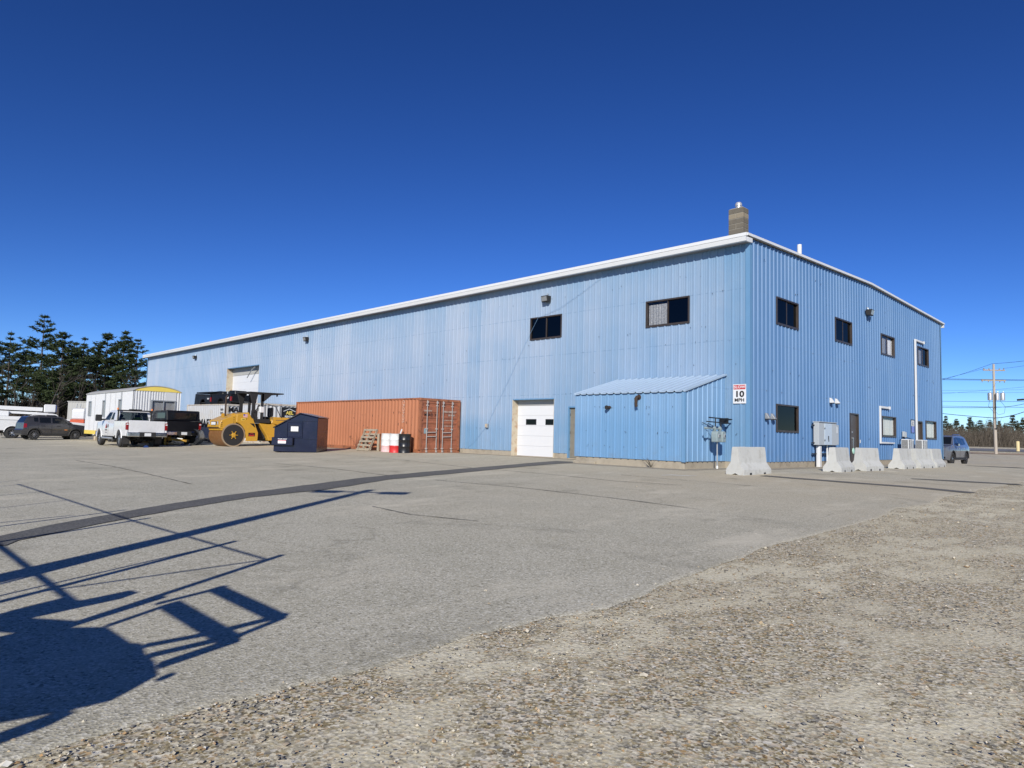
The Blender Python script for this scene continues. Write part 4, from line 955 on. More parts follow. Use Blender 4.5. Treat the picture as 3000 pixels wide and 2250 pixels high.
for z in (.02, .26, .47, .69, 1.08):
    o = obj('deck_board', bdm, M['wood_grey'], pal, rot=(R(-24), R(1.2*math.sin(z*9)), 0)); o.location = (0, z*math.sin(R(24)), z*math.cos(R(24)))
for z in (.1, .5, .9):
    o = obj('deck_board', bdm, M['wood_grey'], pal, rot=(R(-24), 0, 0)); o.location = (0, z*math.sin(R(24)) + .105*math.cos(R(24)), z*math.cos(R(24)) - .105*math.sin(R(24)))
for k, (x, h, lb) in enumerate(((-19.05, .88, 'short grey wooden post left of the leaning pallet'), (-17.75, .86, 'thick grey wooden post right of the leaning pallet'), (-17.45, .76, 'thin grey post between the pallet and the white drum'))):
    o = obj('wooden_post', MB().lathe([(.075 if k < 2 else .045, 0), (.07 if k < 2 else .04, h), (.04, h+.02)], 10).mesh('wooden_post', smooth=40), M['wood_grey'], None, (x, -2.95, gz(x, -2.95)-.01)); tag(o, lb, 'post')
st = MB(); rng = random.Random(9)
for i in range(34):
    a = rng.random()*6.28; l = .5+.6*rng.random(); q = [(0, 0, 0)]; d = Vector((math.cos(a)*.5, math.sin(a)*.25, 1)).normalized(); p = Vector((0,0,0))
    for k in range(3): p = p + d*l/3; q.append(tuple(p)); d = (d + Vector((rng.uniform(-.4,.4), rng.uniform(-.3,.3), rng.uniform(-.3,.1)))).normalized()
    st.tube(q, [.007, .005, .003, .002], 3)
o = obj('bare_shrub', st, simple('shrub_twigs', (.22, .09, .06), .9, var=.3), None, (-19.6, -3.0, gz(-19.6, -3))); tag(o, 'small bare reddish shrub growing beside the leaning pallet', 'shrub')
# ================================================================== VEHICLES
M['carwin'] = simple('dark_car_window', (.008, .010, .012), .06, var=.1, rvar=.02)
def cutmesh(mb):
    me = mb.mesh('cut'); me.polygons.foreach_set('material_index', [1]*len(me.polygons)); return me
def booleans(me, cutters):
    o = bpy.data.objects.new('tmp', me); C.objects.link(o); tmp = []
    for c in cutters:
        cm = cutmesh(c); cm.materials.append(None); cm.materials.append(None); co = bpy.data.objects.new('cut', cm); C.objects.link(co); tmp.append(co)
        m = o.modifiers.new('b', 'BOOLEAN'); m.operation = 'DIFFERENCE'; m.object = co; m.solver = 'EXACT'; m.material_mode = 'INDEX'
    dg = bpy.context.evaluated_depsgraph_get(); dg.update(); r = bpy.data.meshes.new_from_object(o.evaluated_get(dg))
    bpy.data.objects.remove(o)
    for c in tmp: bpy.data.objects.remove(c)
    return r
def shell(name, prof, wf, zc, xc, bev, cutters, mat, mat2):
    me = MB().prism(prof, -1, 1, 'y').mesh(name); bm = bmesh.new(); bm.from_mesh(me)
    for z in zc: bmesh.ops.bisect_plane(bm, geom=bm.verts[:]+bm.edges[:]+bm.faces[:], plane_co=(0,0,z), plane_no=(0,0,1))
    for x in xc: bmesh.ops.bisect_plane(bm, geom=bm.verts[:]+bm.edges[:]+bm.faces[:], plane_co=(x,0,0), plane_no=(1,0,0))
    for v in bm.verts: v.co.y = math.copysign(wf(v.co.x, v.co.z), v.co.y)
    bmesh.ops.triangulate(bm, faces=[f for f in bm.faces if len(f.verts) > 4])
    ed = [e for e in bm.edges if len(e.link_faces) == 2 and e.calc_face_angle(0) > R(38)]
    if bev: bmesh.ops.bevel(bm, geom=ed, offset=bev, segments=2, affect='EDGES', clamp_overlap=True)
    bm.to_mesh(me); bm.free(); me.materials.append(mat); me.materials.append(mat2)
    if cutters: me = booleans(me, cutters); me.materials.clear(); me.materials.append(mat); me.materials.append(mat2)
    shade(me, 32); return me
def side_patch(name, poly, wf, off=.006, sides=(-1, 1), th=.004):
    """panel following the body side"""
    mb = MB()
    for s in sides:
        mb.add([(x, s*(wf(x, z)+off), z) for x, z in poly], [tuple(range(len(poly)))])
    return mb
def wheel(par, loc, r, w, side, spokes=6, rim='steel', dual=False):
    prof = [(r*.62, -w/2), (r*.9, -w/2), (r*.985, -w*.36), (r, -w*.2), (r, w*.2), (r*.985, w*.36), (r*.9, w/2), (r*.62, w/2)]
    key = ('tyre', round(r, 3), round(w, 3))
    if key not in cache: cache[key] = MB().lathe(prof, 28, 'y', caps=False).mesh('wheel', smooth=40)
    wh = obj('wheel', cache[key], M['rubber'], par, loc)
    key = ('rim', round(r, 3), round(w, 3), side, spokes)
    if key not in cache:
        m = MB(); y0 = side*w*.34
        m.lathe([(r*.63, side*w*.40), (r*.63, -side*w*.3), (r*.55, -side*w*.3), (r*.57, side*w*.36)], 28, 'y', caps=False)
        for k in range(spokes):
            a = 2*math.pi*k/spokes; d = Vector((math.cos(a), 0, math.sin(a)))
            m.bar(d*r*.1 + Vector((0, y0*.8, 0)), d*r*.57 + Vector((0, y0, 0)), r*.13, w*.10)
        m.lathe([(r*.17, side*w*.2), (r*.16, side*w*.42), (r*.05, side*w*.46)], 14, 'y')
        cache[key] = m.mesh('rim', smooth=35)
    obj('rim', cache[key], M[rim], wh)
    key = ('disc', round(r, 3), side)
    if key not in cache: cache[key] = MB().lathe([(r*.56, -side*w*.1), (r*.56, -side*w*.05)], 20, 'y').mesh('brake_disc')
    obj('brake_disc', cache[key], M['black_matte'], wh)
    return wh
def arch(par, x, zc_, r, y, s, mat, a0=5, a1=175, rad=.035):
    obj('wheel_arch', MB().tube([(x+r*math.cos(R(a)), s*(y), zc_+r*math.sin(R(a))) for a in np.linspace(a0, a1, 15)], rad, 6).mesh('wheel_arch', smooth=60), mat, par)

# ---- full-size pickup, front towards +x, rear axle at x = 0
def pickup(label, loc, rz, paint='white_car', rim='steel', rack=True, cap=False, seethrough=True, door_logo=False, group=None, step=True, bed_deep=True):
    t = thing('pickup_truck', label, 'pickup truck', loc, rz, group); P = M[paint]
    wf = lambda x, z: (np.interp(z, [.5, .62, .9, 1.15, 1.36, 1.42, 1.9, 1.98], [.93, .985, 1.0, .99, .955, .93, .79, .74]) - max(0, (x-4.3))**2*.35)
    cab = [(1.06, .55), (4.74, .55), (4.84, .78), (4.82, 1.16), (4.72, 1.28), (3.38, 1.38), (2.74, 1.92), (2.5, 1.975), (1.32, 1.975), (1.16, 1.92), (1.06, 1.40)]
    fw = MB().lathe([(.50, -1.2), (.50, -.70)], 24, 'y', (3.85, 0, .43)); fw2 = MB().lathe([(.50, .70), (.50, 1.2)], 24, 'y', (3.85, 0, .43))
    cuts = [fw, fw2]
    fwin = [(3.20, 1.43), (2.70, 1.86), (2.10, 1.86), (2.10, 1.43)]; rwin = [(2.02, 1.45), (2.02, 1.84), (1.62, 1.84), (1.42, 1.45)]
    cuts += [MB().prism(fwin, -1.3, 1.3, 'y'), MB().prism(rwin, -1.3, 1.3, 'y'), MB().prism([(-.76, 1.44), (.76, 1.44), (.66, 1.86), (-.66, 1.86)], .9, 3.6, 'x'), MB().box(1.2, 3.0, -.84, .84, .9, 1.46)]
    obj('cab', shell('cab', cab, wf, (.62, .9, 1.15, 1.36, 1.42, 1.7, 1.9), (4.3, 4.55), .03, cuts, P, M['black_matte']), None, t)
    gl = M['carglass'] if seethrough else M['carwin']
    obj('side_window', side_patch('w', fwin, wf, -.012), gl, t); obj('side_window', side_patch('w', rwin, wf, -.012), gl, t)
    obj('rear_window', MB().add([(1.075, -.77, 1.43), (1.075, .77, 1.43), (1.15, .67, 1.87), (1.15, -.67, 1.87)], [(0,1,2,3)]), gl, t)
    obj('windshield', MB().add([(3.33, -.86, 1.41), (3.33, .86, 1.41), (2.79, .76, 1.87), (2.79, -.76, 1.87)], [(0,1,2,3)]), gl, t)
    for y in (-.42, .42): obj('seat', MB().box(2.0, 2.16, y-.24, y+.24, .9, 1.55).box(2.02, 2.14, y-.12, y+.12, 1.56, 1.76).mesh('seat', bev=.03), M['black_matte'], t)
    # bed
    for s in (-1, 1):
        bl = [(-1.22, .60), (1.03, .60), (1.03, 1.39), (-1.22, 1.39)]
        sm = MB().prism(bl, *( (.90, 1.0) if s > 0 else (-1.0, -.90)), 'y').mesh('bed_side', bev=.02)
        sm.materials.append(P); sm.materials.append(M['black_matte'])
        sm = booleans(sm, [MB().lathe([(.50, -1.3), (.50, 1.3)], 24, 'y', (0, 0, .43))]); sm.materials.clear(); sm.materials.append(P); sm.materials.append(M['black_matte']); shade(sm, 30)
        obj('bed_side', sm, None, t); obj('bed_rail', MB().box(-1.2, 1.02, s*.95-.055, s*.95+.055, 1.391, 1.41), M['black_matte'], t)
        arch(t, 0, .43, .52, 1.0, s, P); arch(t, 3.85, .43, .52, .995, s, P)
        obj('inner_wheel_house', MB().lathe([(.49, s*.62), (.49, s*.88)], 20, 'y', (0, 0, .43)), M['black_matte'], t)
        obj('mirror', MB().box(3.02, 3.14, s*1.10-.0 if s > 0 else -1.42, 1.42 if s > 0 else -1.10, 1.36, 1.72).mesh('mirror', bev=.03), M['black_matte'], t); obj('mirror_arm', MB().bar((3.10, s*.92, 1.44), (3.08, s*1.12, 1.46), .05, .08), M['black_matte'], t)
        obj('tail_lamp', MB().box(-1.245, -1.10, s*.88 if s > 0 else -1.012, 1.012 if s > 0 else -.88, .92, 1.30).mesh('tail_lamp', bev=.02), M['red_lens'], t); obj('reverse_lamp', MB().box(-1.25, -1.2, s*.90 if s > 0 else -1.0, 1.0 if s > 0 else -.90, 1.19, 1.25), M['white_plastic'], t)
        obj('door_handle', MB().box(2.12, 2.16, s*1.0-.02, s*1.0+.02, 1.02, 1.18), M['black_matte'], t)
        if step: obj('side_step', MB().tube([(1.3, s*1.0, .44), (3.15, s*1.0, .44)], .055, 8), M['galv'], t)
        obj('mud_flap', MB().box(-.62, -.59, s*.62 if s > 0 else -.95, .95 if s > 0 else -.62, .18, .60), M['rubber'], t)
        sl = MB()
        for x in (1.06, 2.06, 3.30): sl.box(x-.004, x+.004, s*1.004-.001, s*1.004+.001, .62, 1.34)
        obj('door_seam', sl, M['ink'], t)
    obj('bed_floor', MB().box(-1.2, 1.02, -.90, .90, .72, .78), M['black_matte'], t); obj('bed_front', MB().box(.96, 1.03, -.90, .90, .785, 1.38), P, t)
    tg = obj('tailgate', MB().box(-1.24, -1.16, -.875, .875, .72, 1.40).mesh('tailgate', bev=.015), P, t)
    obj('tailgate_handle', MB().box(-1.252, -1.24, -.14, .14, 1.20, 1.29).mesh('h', bev=.004), M['ink'], tg); obj('badge', MB().lathe([(.13, -1.250), (.13, -1.242)], 18, 'x', (0, 0, 0)), simple('blue_badge', (.02, .05, .18), .3), tg)
    tg.children[1].scale = (1, 1, .42); tg.children[1].location = (0, 0, 1.05)
    bp = obj('rear_bumper', MB().prism([(-1.22, .58), (-1.42, .58), (-1.42, .80), (-1.22, .80)], -.98, .98, 'y').mesh('bumper', bev=.03), M['chrome'], t)
    obj('bumper_step', MB().box(-1.40, -1.24, -.40, .40, .801, .815), M['black_matte'], bp); obj('license_plate', MB().box(-1.432, -1.425, -.16, .16, .61, .77), M['sign_white'], bp); obj('bumper_center', MB().box(-1.4245, -1.421, -.40, .40, .585, .80), M['black_matte'], bp)
    obj('front_bumper', MB().prism([(4.70, .50), (4.92, .55), (4.92, .78), (4.78, .80)], -.95, .95, 'y').mesh('bumper', bev=.03), M['chrome'], t)
    obj('chassis', MB().box(-1.2, 4.6, -.45, -.32, .48, .62).box(-1.2, 4.6, .32, .45, .48, .62).tube([(0, -.8, .43), (0, .8, .43)], .09, 8).tube([(3.85, -.8, .43), (3.85, .8, .43)], .08, 8).lathe([(.17, -.15), (.17, .15)], 12, 'y', (0, 0, .43)).box(.4, 3.2, -.30, .25, .42, .60), M['black_matte'], t)
    for x in (0, 3.85):
        for s in (-1, 1): wheel(t, (x, s*.86, .415), .415, .27, s, 8, rim)
    if rack:
        rk_ = obj('headache_rack', MB().box(.96, 1.02, -.86, -.80, 1.41, 1.93).box(.96, 1.02, .80, .86, 1.41, 1.93).box(.95, 1.03, -.88, .88, 1.93, 2.0).bar((.99, -.83, 1.42), (.55, -.93, 1.42), .05).bar((.99, .83, 1.42), (.55, .93, 1.42), .05), M['black_matte'], t)
        for s in (-1, 1): obj('beacon', MB().lathe([(.05, 2.0), (.05, 2.07), (.03, 2.1)], 12, 'z', (.99, s*.86, 0)), M['amber'], rk_)
        obj('work_light', MB().box(.90, .98, -.32, .32, 2.003, 2.05), M['black_matte'], rk_)
    if cap:
        obj('cap', MB().prism([(-1.22, 1.412), (1.02, 1.412), (1.02, 2.02), (-1.10, 2.02)], -.93, .93, 'y').mesh('cap', bev=.05), P, t); obj('cap_window', MB().box(-1.232, -1.16, -.7, .7, 1.52, 1.88), M['carwin'], t)
        for s in (-1, 1): obj('cap_window', MB().box(-.9, .8, s*.935-.003, s*.935+.003, 1.56, 1.88), M['carwin'], t)
    if door_logo:
        lg = MB().add([(2.66, 1.006, .98), (2.50, 1.006, 1.24), (2.47, 1.006, 1.24), (2.47, 1.006, .98)], [(0,1,2,3)]); obj('door_logo', lg, simple('logo_red', (.55, .06, .03), .4), t)
        obj('door_logo', MB().add([(2.45, 1.006, .98), (2.45, 1.006, 1.22), (2.29, 1.006, .98)], [(0,1,2)]), M['ink'], t)
        q = MB()
        for k in range(5): q.add([(2.70-k*.09, 1.006, .84), (2.63-k*.09, 1.006, .84), (2.63-k*.09, 1.006, .93), (2.70-k*.09, 1.006, .93)], [(0,1,2,3)])
        for k in range(4): q.add([(2.60-k*.08, 1.006, .72), (2.55-k*.08, 1.006, .72), (2.55-k*.08, 1.006, .76), (2.60-k*.08, 1.006, .76)], [(0,1,2,3)])
        obj('door_lettering', q, simple('logo_grey', (.2, .18, .18), .5), t)
    obj('headlamp', MB().box(4.70, 4.83, .60, .90, .98, 1.20).box(4.70, 4.83, -.90, -.60, .98, 1.20).mesh('headlamp', bev=.02), M['steel'], t); obj('grille', MB().box(4.80, 4.85, -.58, .58, .86, 1.2).mesh('grille', bev=.02), M['chrome'], t)
    return t
pz = gz(-31, -10.2)
pk = pickup('white extended-cab pickup with black rack and amber beacons, seen from behind', (-29.81, -10.22, pz), R(180), door_logo=True)
v = MB(); 
for s in (0,):
    g = [(2.17, -.62, 1.30), (2.17, -.22, 1.30), (2.16, -.18, 1.52), (2.15, -.30, 1.62), (2.15, -.52, 1.62), (2.16, -.66, 1.5)]
    v.add([(-31.80, -10.22+(-q[1]), pz+q[2]) for q in g] + [(-31.765, -10.22+(-q[1]), pz+q[2]) for q in g], [tuple(range(6)), tuple(range(6, 12))[::-1]] + [(i, (i+1) % 6, 6+(i+1) % 6, 6+i) for i in range(6)])
vo_ = obj('safety_vest', v, M['hivis']); tag(vo_, 'lime hi-vis vest hung over the pickup seat back', 'safety vest')
pickup('black pickup with tall black cap parked beside the white pickup', (-32.55, -7.45, gz(-33, -7.5)), R(180), paint='blackcar', rim='black_matte', rack=False, cap=True, seethrough=False, step=False)

# ---- small dark grey SUV, side on (front +x, x from 0 rear bumper)
def suv(label, loc, rz, prof, wf, zc, wheels, r, wins, paint, rim, spokes, L_, extras, clad=True, name='suv', rear_win=None, front_win=None, cat='car'):
    t = thing(name, label, cat, loc, rz)
    cuts = []
    for x in wheels:
        for s in (-1, 1): cuts.append(MB().lathe([(r*1.16, min(s*.55, s*1.3)), (r*1.16, max(s*.55, s*1.3))], 24, 'y', (x, 0, r*1.02)))
    obj('body', shell('body', prof, wf, zc, [L_*.06, L_*.12, L_*.9, L_*.95], .045, cuts, paint, M['black_matte']), None, t)
    for w in wins: obj('side_window', side_patch('w', w, wf, .006), M['carwin'], t)
    for x in wheels:
        for s in (-1, 1):
            wheel(t, (x, s*(wf(x, .4)-.11), r), r, .23, s, spokes, rim)
            if clad: arch(t, x, r*1.02, r*1.2, wf(x, .6)-.01, s, M['black_matte'], 0, 180, .04)
    if rear_win: obj('rear_window', MB().add(rear_win, [(0,1,2,3)]), M['carwin'], t)
    if front_win: obj('windshield', MB().add(front_win, [(0,1,2,3)]), M['carwin'], t)
    extras(t); return t
jw = lambda x, z: np.interp(z, [.25, .45, .8, 1.08, 1.15, 1.6, 1.7], [.80, .88, .90, .87, .84, .68, .62]) - max(0, .5-x)**2*.30 - max(0, x-3.7)**2*.35
jprof = [(.03, .34), (.55, .27), (3.7, .27), (4.08, .32), (4.22, .55), (4.19, .72), (4.10, .98), (3.98, 1.04), (3.16, 1.15), (2.58, 1.60), (2.40, 1.655), (1.05, 1.69), (.45, 1.645), (.34, 1.58), (.13, 1.18), (.10, .75), (.0, .66)]
M['dark_rim'] = simple('dark_alloy', (.22, .22, .23), .35, .5)
M['grey_car'] = simple('dark_grey_car', (.035, .035, .04), .3, var=.06, coat=.6)
def jx(t):
    for s in (-1, 1):
        obj('tail_lamp', MB().add([(.10, s*(jw(.1, .9)+.012), .82), (.30, s*(jw(.3, .9)+.012), .86), (.30, s*(jw(.3, 1.1)+.012), 1.12), (.12, s*(jw(.12, 1.1)+.012), 1.12)], [(0,1,2,3)]), M['red_lens'], t)
        obj('mirror', MB().box(2.86, 3.02, s*.86 if s > 0 else -1.03, 1.03 if s > 0 else -.86, 1.10, 1.27).mesh('mirror', bev=.03), M['black'], t)
        for x in (1.15, 2.12): obj('door_handle', MB().box(x, x+.22, s*.895-.012, s*.895+.012, .96, 1.0), M['ink'], t)
        q = MB()
        for x in (.98, 1.80, 2.95): q.box(x-.005, x+.005, s*.905-.002, s*.905+.002, .42, 1.08)
        obj('door_seam', q, M['ink'], t); obj('sill_trim', MB().box(1.15, 2.95, s*.885-.012, s*.885+.012, .30, .44), M['black_matte'], t); obj('roof_rail', MB().tube([(.7, s*.58, 1.69), (.8, s*.58, 1.73), (2.2, s*.58, 1.71), (2.35, s*.58, 1.66)], .02, 6), M['black_matte'], t)
        obj('headlamp', MB().lathe([(.10, 0), (.08, .03)], 14, 'x', (4.12, s*.58, .86)), M['steel'], t); obj('marker', MB().box(4.0, 4.06, s*.80-.01, s*.80+.01, .82, .95), M['amber'], t)
    obj('bumper', MB().box(4.10, 4.26, -.75, .75, .40, .62).box(-.02, .08, -.76, .76, .40, .68).mesh('bumper', bev=.04), M['black_matte'], t)
    obj('badge', MB().box(2.62, 2.80, .9, .906, .70, .74).box(2.62, 2.80, -.906, -.9, .70, .74), M['amber'], t)
    obj('sun_shade', MB().add([(2.04, -.80, 1.20), (2.52, -.80, 1.20), (2.60, -.775, 1.38), (2.2, -.745, 1.50), (2.02, -.745, 1.5)], [(0,1,2,3,4)]), M['carglass_dark'], t)
jp = at_depth(148, 1287, 50.0); jz = gz(jp[0], jp[1]); JH = R(97)
jo = Vector((jp[0], jp[1], jz)) - Vector((math.cos(JH), math.sin(JH), 0))*2.07
JR = suv('dark grey compact SUV with black alloy wheels, side on', jo, JH, jprof, jw, (.45, .8, 1.08, 1.15, 1.4), (.78, 3.36), .355,
   [[(.74, 1.27), (.98, 1.27), (.98, 1.56), (.72, 1.55)], [(1.08, 1.20), (1.76, 1.19), (1.76, 1.575), (1.08, 1.565)], [(1.86, 1.19), (2.88, 1.17), (2.52, 1.55), (1.86, 1.575)]], M['grey_car'], 'dark_rim', 10, 4.24, jx,
   rear_win=[(.135, -.66, 1.22), (.135, .66, 1.22), (.325, .58, 1.58), (.325, -.58, 1.58)], front_win=[(3.10, -.72, 1.20), (3.10, .72, 1.20), (2.63, .61, 1.58), (2.63, -.61, 1.58)])
# ---- silver-blue SUV behind the building's end
aw = lambda x, z: np.interp(z, [.25, .45, .85, 1.08, 1.15, 1.65, 1.8], [.88, .97, 1.0, .97, .93, .74, .66]) - max(0, .6-x)**2*.3 - max(0, x-4.4)**2*.42
aprof = [(.03, .42), (.6, .30), (4.5, .28), (4.98, .34), (5.1, .55), (5.08, .80), (5.0, 1.02), (4.8, 1.10), (3.85, 1.20), (3.05, 1.68), (2.75, 1.75), (1.2, 1.77), (.55, 1.70), (.42, 1.62), (.10, 1.12), (.05, .75), (-.02, .60)]
M['silver_blue'] = simple('silver_blue_car', (.13, .14, .165), .3, .15, var=.05, coat=.7)
def ax(t):
    for s in (-1, 1):
        obj('mirror', MB().box(3.55, 3.72, s*.96 if s > 0 else -1.20, 1.20 if s > 0 else -.96, 1.14, 1.30).mesh('mirror', bev=.03), M['chrome'], t)
        obj('headlamp', MB().add([(5.05, s*.55, .86), (4.72, s*(aw(4.72, .95)+.006), .88), (4.66, s*(aw(4.66, 1.02)+.004), 1.06), (5.0, s*.52, 1.02)], [(0,1,2,3)]), M['black'], t); obj('headlamp_bulb', MB().lathe([(.085, 0), (.05, .04)], 12, 'x', (5.0, s*.66, .94)), M['steel'], t)
        for x in (1.7, 2.75): obj('door_handle', MB().box(x, x+.2, s*1.0-.014, s*1.0+.014, .98, 1.02), M['chrome'], t)
        q = MB()
        for x in (1.45, 2.55, 3.62): q.box(x-.005, x+.005, s*1.004-.002, s*1.004+.002, .42, 1.1)
        obj('door_seam', q, M['ink'], t); obj('roof_rail', MB().tube([(.9, s*.62, 1.77), (1.1, s*.62, 1.83), (2.6, s*.62, 1.81), (2.8, s*.62, 1.74)], .022, 6), M['chrome'], t); obj('sill_trim', MB().box(1.2, 3.7, s*.985-.012, s*.985+.012, .32, .44), M['black_matte'], t)
        obj('tail_lamp', MB().box(.04, .2, s*.70-.12, s*.70+.12, .9, 1.15), M['red_lens'], t)
    obj('grille', MB().box(5.02, 5.10, -.48, .48, .62, .98).mesh('grille', bev=.03), M['black'], t); obj('grille_bar', MB().box(5.09, 5.12, -.48, .48, .76, .82), M['chrome'], t); obj('bumper', MB().box(4.98, 5.13, -.80, .80, .34, .56).mesh('bumper', bev=.04), M['silver_blue'], t)
    obj('fog_lamp', MB().box(5.02, 5.14, .62, .80, .40, .50).box(5.02, 5.14, -.80, -.62, .40, .50), M['ink'], t)
sx, sy = .02, 25.1                                   # side plane and front axle found from the tyres
suv('silver-blue SUV with chrome mirrors parked past the end wall corner', (sx-.99, sy+4.05, gz(-.8, 26.5)), R(-90), aprof, aw, (.45, .85, 1.08, 1.15, 1.45), (1.05, 4.05), .385,
    [[(.95, 1.24), (1.42, 1.22), (1.40, 1.62), (.85, 1.60)], [(1.52, 1.21), (2.48, 1.20), (2.48, 1.66), (1.50, 1.64)], [(2.60, 1.20), (3.55, 1.22), (2.92, 1.63), (2.60, 1.66)]], M['silver_blue'], 'chrome', 6, 5.1, ax,
    rear_win=[(.10, -.7, 1.16), (.10, .7, 1.16), (.40, .60, 1.60), (.40, -.60, 1.60)], front_win=[(3.79, -.80, 1.24), (3.79, .80, 1.24), (3.08, .68, 1.67), (3.08, -.68, 1.67)])
# ---- second white pickup behind the grey SUV, boom truck, white sedan
wp = at_depth(18, 1286, 53.0)
pickup('white pickup with bright alloy wheels partly hidden behind the grey SUV', (wp[0], wp[1]+.3, gz(wp[0], wp[1])), R(84), rack=False, rim='chrome', step=False, seethrough=False)
sd = at_depth(200, 1270, 62.0)
sprof = [(.03, .40), (.5, .24), (4.2, .24), (4.6, .30), (4.68, .55), (4.55, .78), (3.4, .96), (2.65, 1.38), (2.3, 1.44), (1.3, 1.42), (.7, 1.08), (.1, 1.0), (.0, .6)]
sw_ = lambda x, z: np.interp(z, [.2, .45, .8, .95, 1.44], [.80, .88, .9, .86, .60]) - max(0, .5-x)**2*.3 - max(0, x-4.0)**2*.4
suv('white sedan mostly hidden between the grey SUV and the office trailer', (sd[0]+.2, sd[1]-2.6, gz(sd[0], sd[1])+.02), R(75), sprof, sw_, (.45, .8, .95), (.85, 3.6), .32, [[(1.15, 1.02), (1.9, 1.0), (1.9, 1.34), (1.4, 1.34)], [(2.0, 1.0), (3.05, 1.0), (2.55, 1.32), (2.0, 1.35)]], M['white_car'], 'steel', 8, 4.68, lambda t: None, clad=False, name='sedan',
    front_win=[(3.36, -.74, .985), (3.36, .74, .985), (2.70, .58, 1.375), (2.70, -.58, 1.375)])
bp_ = at_depth(40, 1240, 66.0); bt = thing('boom_truck', 'white utility truck with a long white boom folded over its body', 'boom truck', (bp_[0], bp_[1], gz(bp_[0], bp_[1])), R(80))
obj('service_body', MB().box(-4.2, 1.6, -1.1, 1.1, .75, 1.75).mesh('service_body', bev=.04), M['white_car'], bt); obj('cab', MB().prism([(1.7, .6), (4.3, .6), (4.3, 1.3), (3.2, 1.4), (2.7, 2.15), (1.7, 2.2)], -1.05, 1.05, 'y').mesh('cab', bev=.06), M['white_car'], bt)
obj('cab_window', MB().prism([(1.95, 1.45), (3.05, 1.45), (2.65, 2.0), (1.95, 2.02)], -1.056, 1.056, 'y'), M['carwin'], bt)
obj('boom', MB().bar((-4.5, 0, 2.62), (2.2, 0, 2.5), .34, .36).bar((-4.5, .0, 2.25), (1.8, 0, 2.1), .26, .22), M['white_car'], bt); obj('boom_strut', MB().bar((-2.4, 0, 1.75), (.6, 0, 2.35), .16), M['black_matte'], bt); obj('turret', MB().box(-1.2, -.4, -.4, .4, 1.752, 2.25).mesh('turret', bev=.05), M['white_car'], bt)
obj('bucket', MB().box(2.3, 3.3, -.45, .45, 2.22, 3.0).mesh('bucket', bev=.08), M['white_car'], bt); obj('bucket_liner', MB().box(3.302, 3.33, -.4, .4, 2.3, 2.95), simple('blue_stripe', (.03, .06, .25), .5), bt)
for x in (-2.6, 3.3):
    for s in (-1, 1): wheel(bt, (x, s*.92, .45), .45, .3, s, 8, 'steel')
obj('chassis', MB().box(-4.1, 4.2, -.5, .5, .5, .74), M['black_matte'], bt)

# ================================================================== OFFICE TRAILER
tz = gz(-40, -9.1); off = thing('office_trailer', 'long white ribbed site-office trailer with yellow arched end and yellow skirt', 'trailer', (-35.35, -9.1, tz))
TL, TW = 11.0, 2.75; Z0, Z1 = .72, 3.28
ow = [(-10.2, -9.5, 1.75, 2.75), (-6.6, -5.9, 1.72, 2.75), (-2.9, -2.2, 1.72, 2.75)]
def rsheet(a, b, place, ops, z0, z1, pitch=.15, dep=.018):
    us = set(); n = int((b-a)/pitch)
    for k in range(n+1):
        for q in (0, .35, .5, .85): us.add(round(min(b, a+(k+q)*pitch), 4))
    for o in ops: us |= {o[0], o[1]}
    us = sorted(us | {b}); mb = MB()
    def hh(u):
        f = ((u-a)/pitch) % 1; return dep if f < .36 else (0 if .49 < f < .86 else dep*.5)
    for p, q in zip(us[:-1], us[1:]):
        if q-p < 1e-3: continue
        m = (p+q)/2; c = [o for o in ops if o[0] < m < o[1]]; sp = [(z0, c[0][2]), (c[0][3], z1)] if c else [(z0, z1)]
        for s0, s1 in sp: mb.add([place(p, hh(p), s0), place(q, hh(q), s0), place(q, hh(q), s1), place(p, hh(p), s1)], [(0,1,2,3)])
    return mb
for k in range(9):
    a = -TL + k*TL/9; b = a + TL/9
    obj('wall_panel', rsheet(a, b, lambda u, h, z: (u, -h, z), [o for o in ow if o[0] < b and o[1] > a], Z0, Z1, .2).mesh('wall_panel'), M['trailer_white'], off)
ew = [(1.05, 2.45, 1.72, 2.72)]
for k in range(3):
    a = k*TW/3; b = a+TW/3; obj('end_panel', rsheet(a, b, lambda u, h, z: (h, u, z), [o for o in ew if o[0] < b and o[1] > a], Z0, Z1, .15, .03).mesh('end_panel'), M['trailer_white'], off)
obj('rear_wall', MB().box(-TL, 0, TW-.05, TW, Z0, Z1).box(-TL, -TL+.05, 0, TW-.051, Z0, Z1).box(-TL, -.02, .05, TW-.06, Z0, Z0+.05), M['trailer_white'], off)
ar = [(-.03, Z1)] + [(-.03+(TW+.06)*k/14, Z1 + .30*math.sin(math.pi*k/14)**.8) for k in range(1, 14)] + [(TW+.03, Z1)]
obj('arched_end', MB().prism(ar, .0, .05, 'x'), M['yellow_pale'], off); obj('roof', MB().prism([(y, z+.01) for y, z in ar[1:-1]] + [(ar[-1][0]+.03, Z1-.02), (ar[-1][0]+.03, Z1+.03)] + [(y, z+.06) for y, z in ar[1:-1]][::-1] + [(ar[0][0]-.03, Z1+.03), (ar[0][0]-.03, Z1-.02)], -TL-.05, .08, 'x').mesh('roof'), M['shed_grey'], off)
obj('skirt', MB().box(-TL, .02, -.03, TW+.03, Z0-.26, Z0-.002), M['yellow_pale'], off)
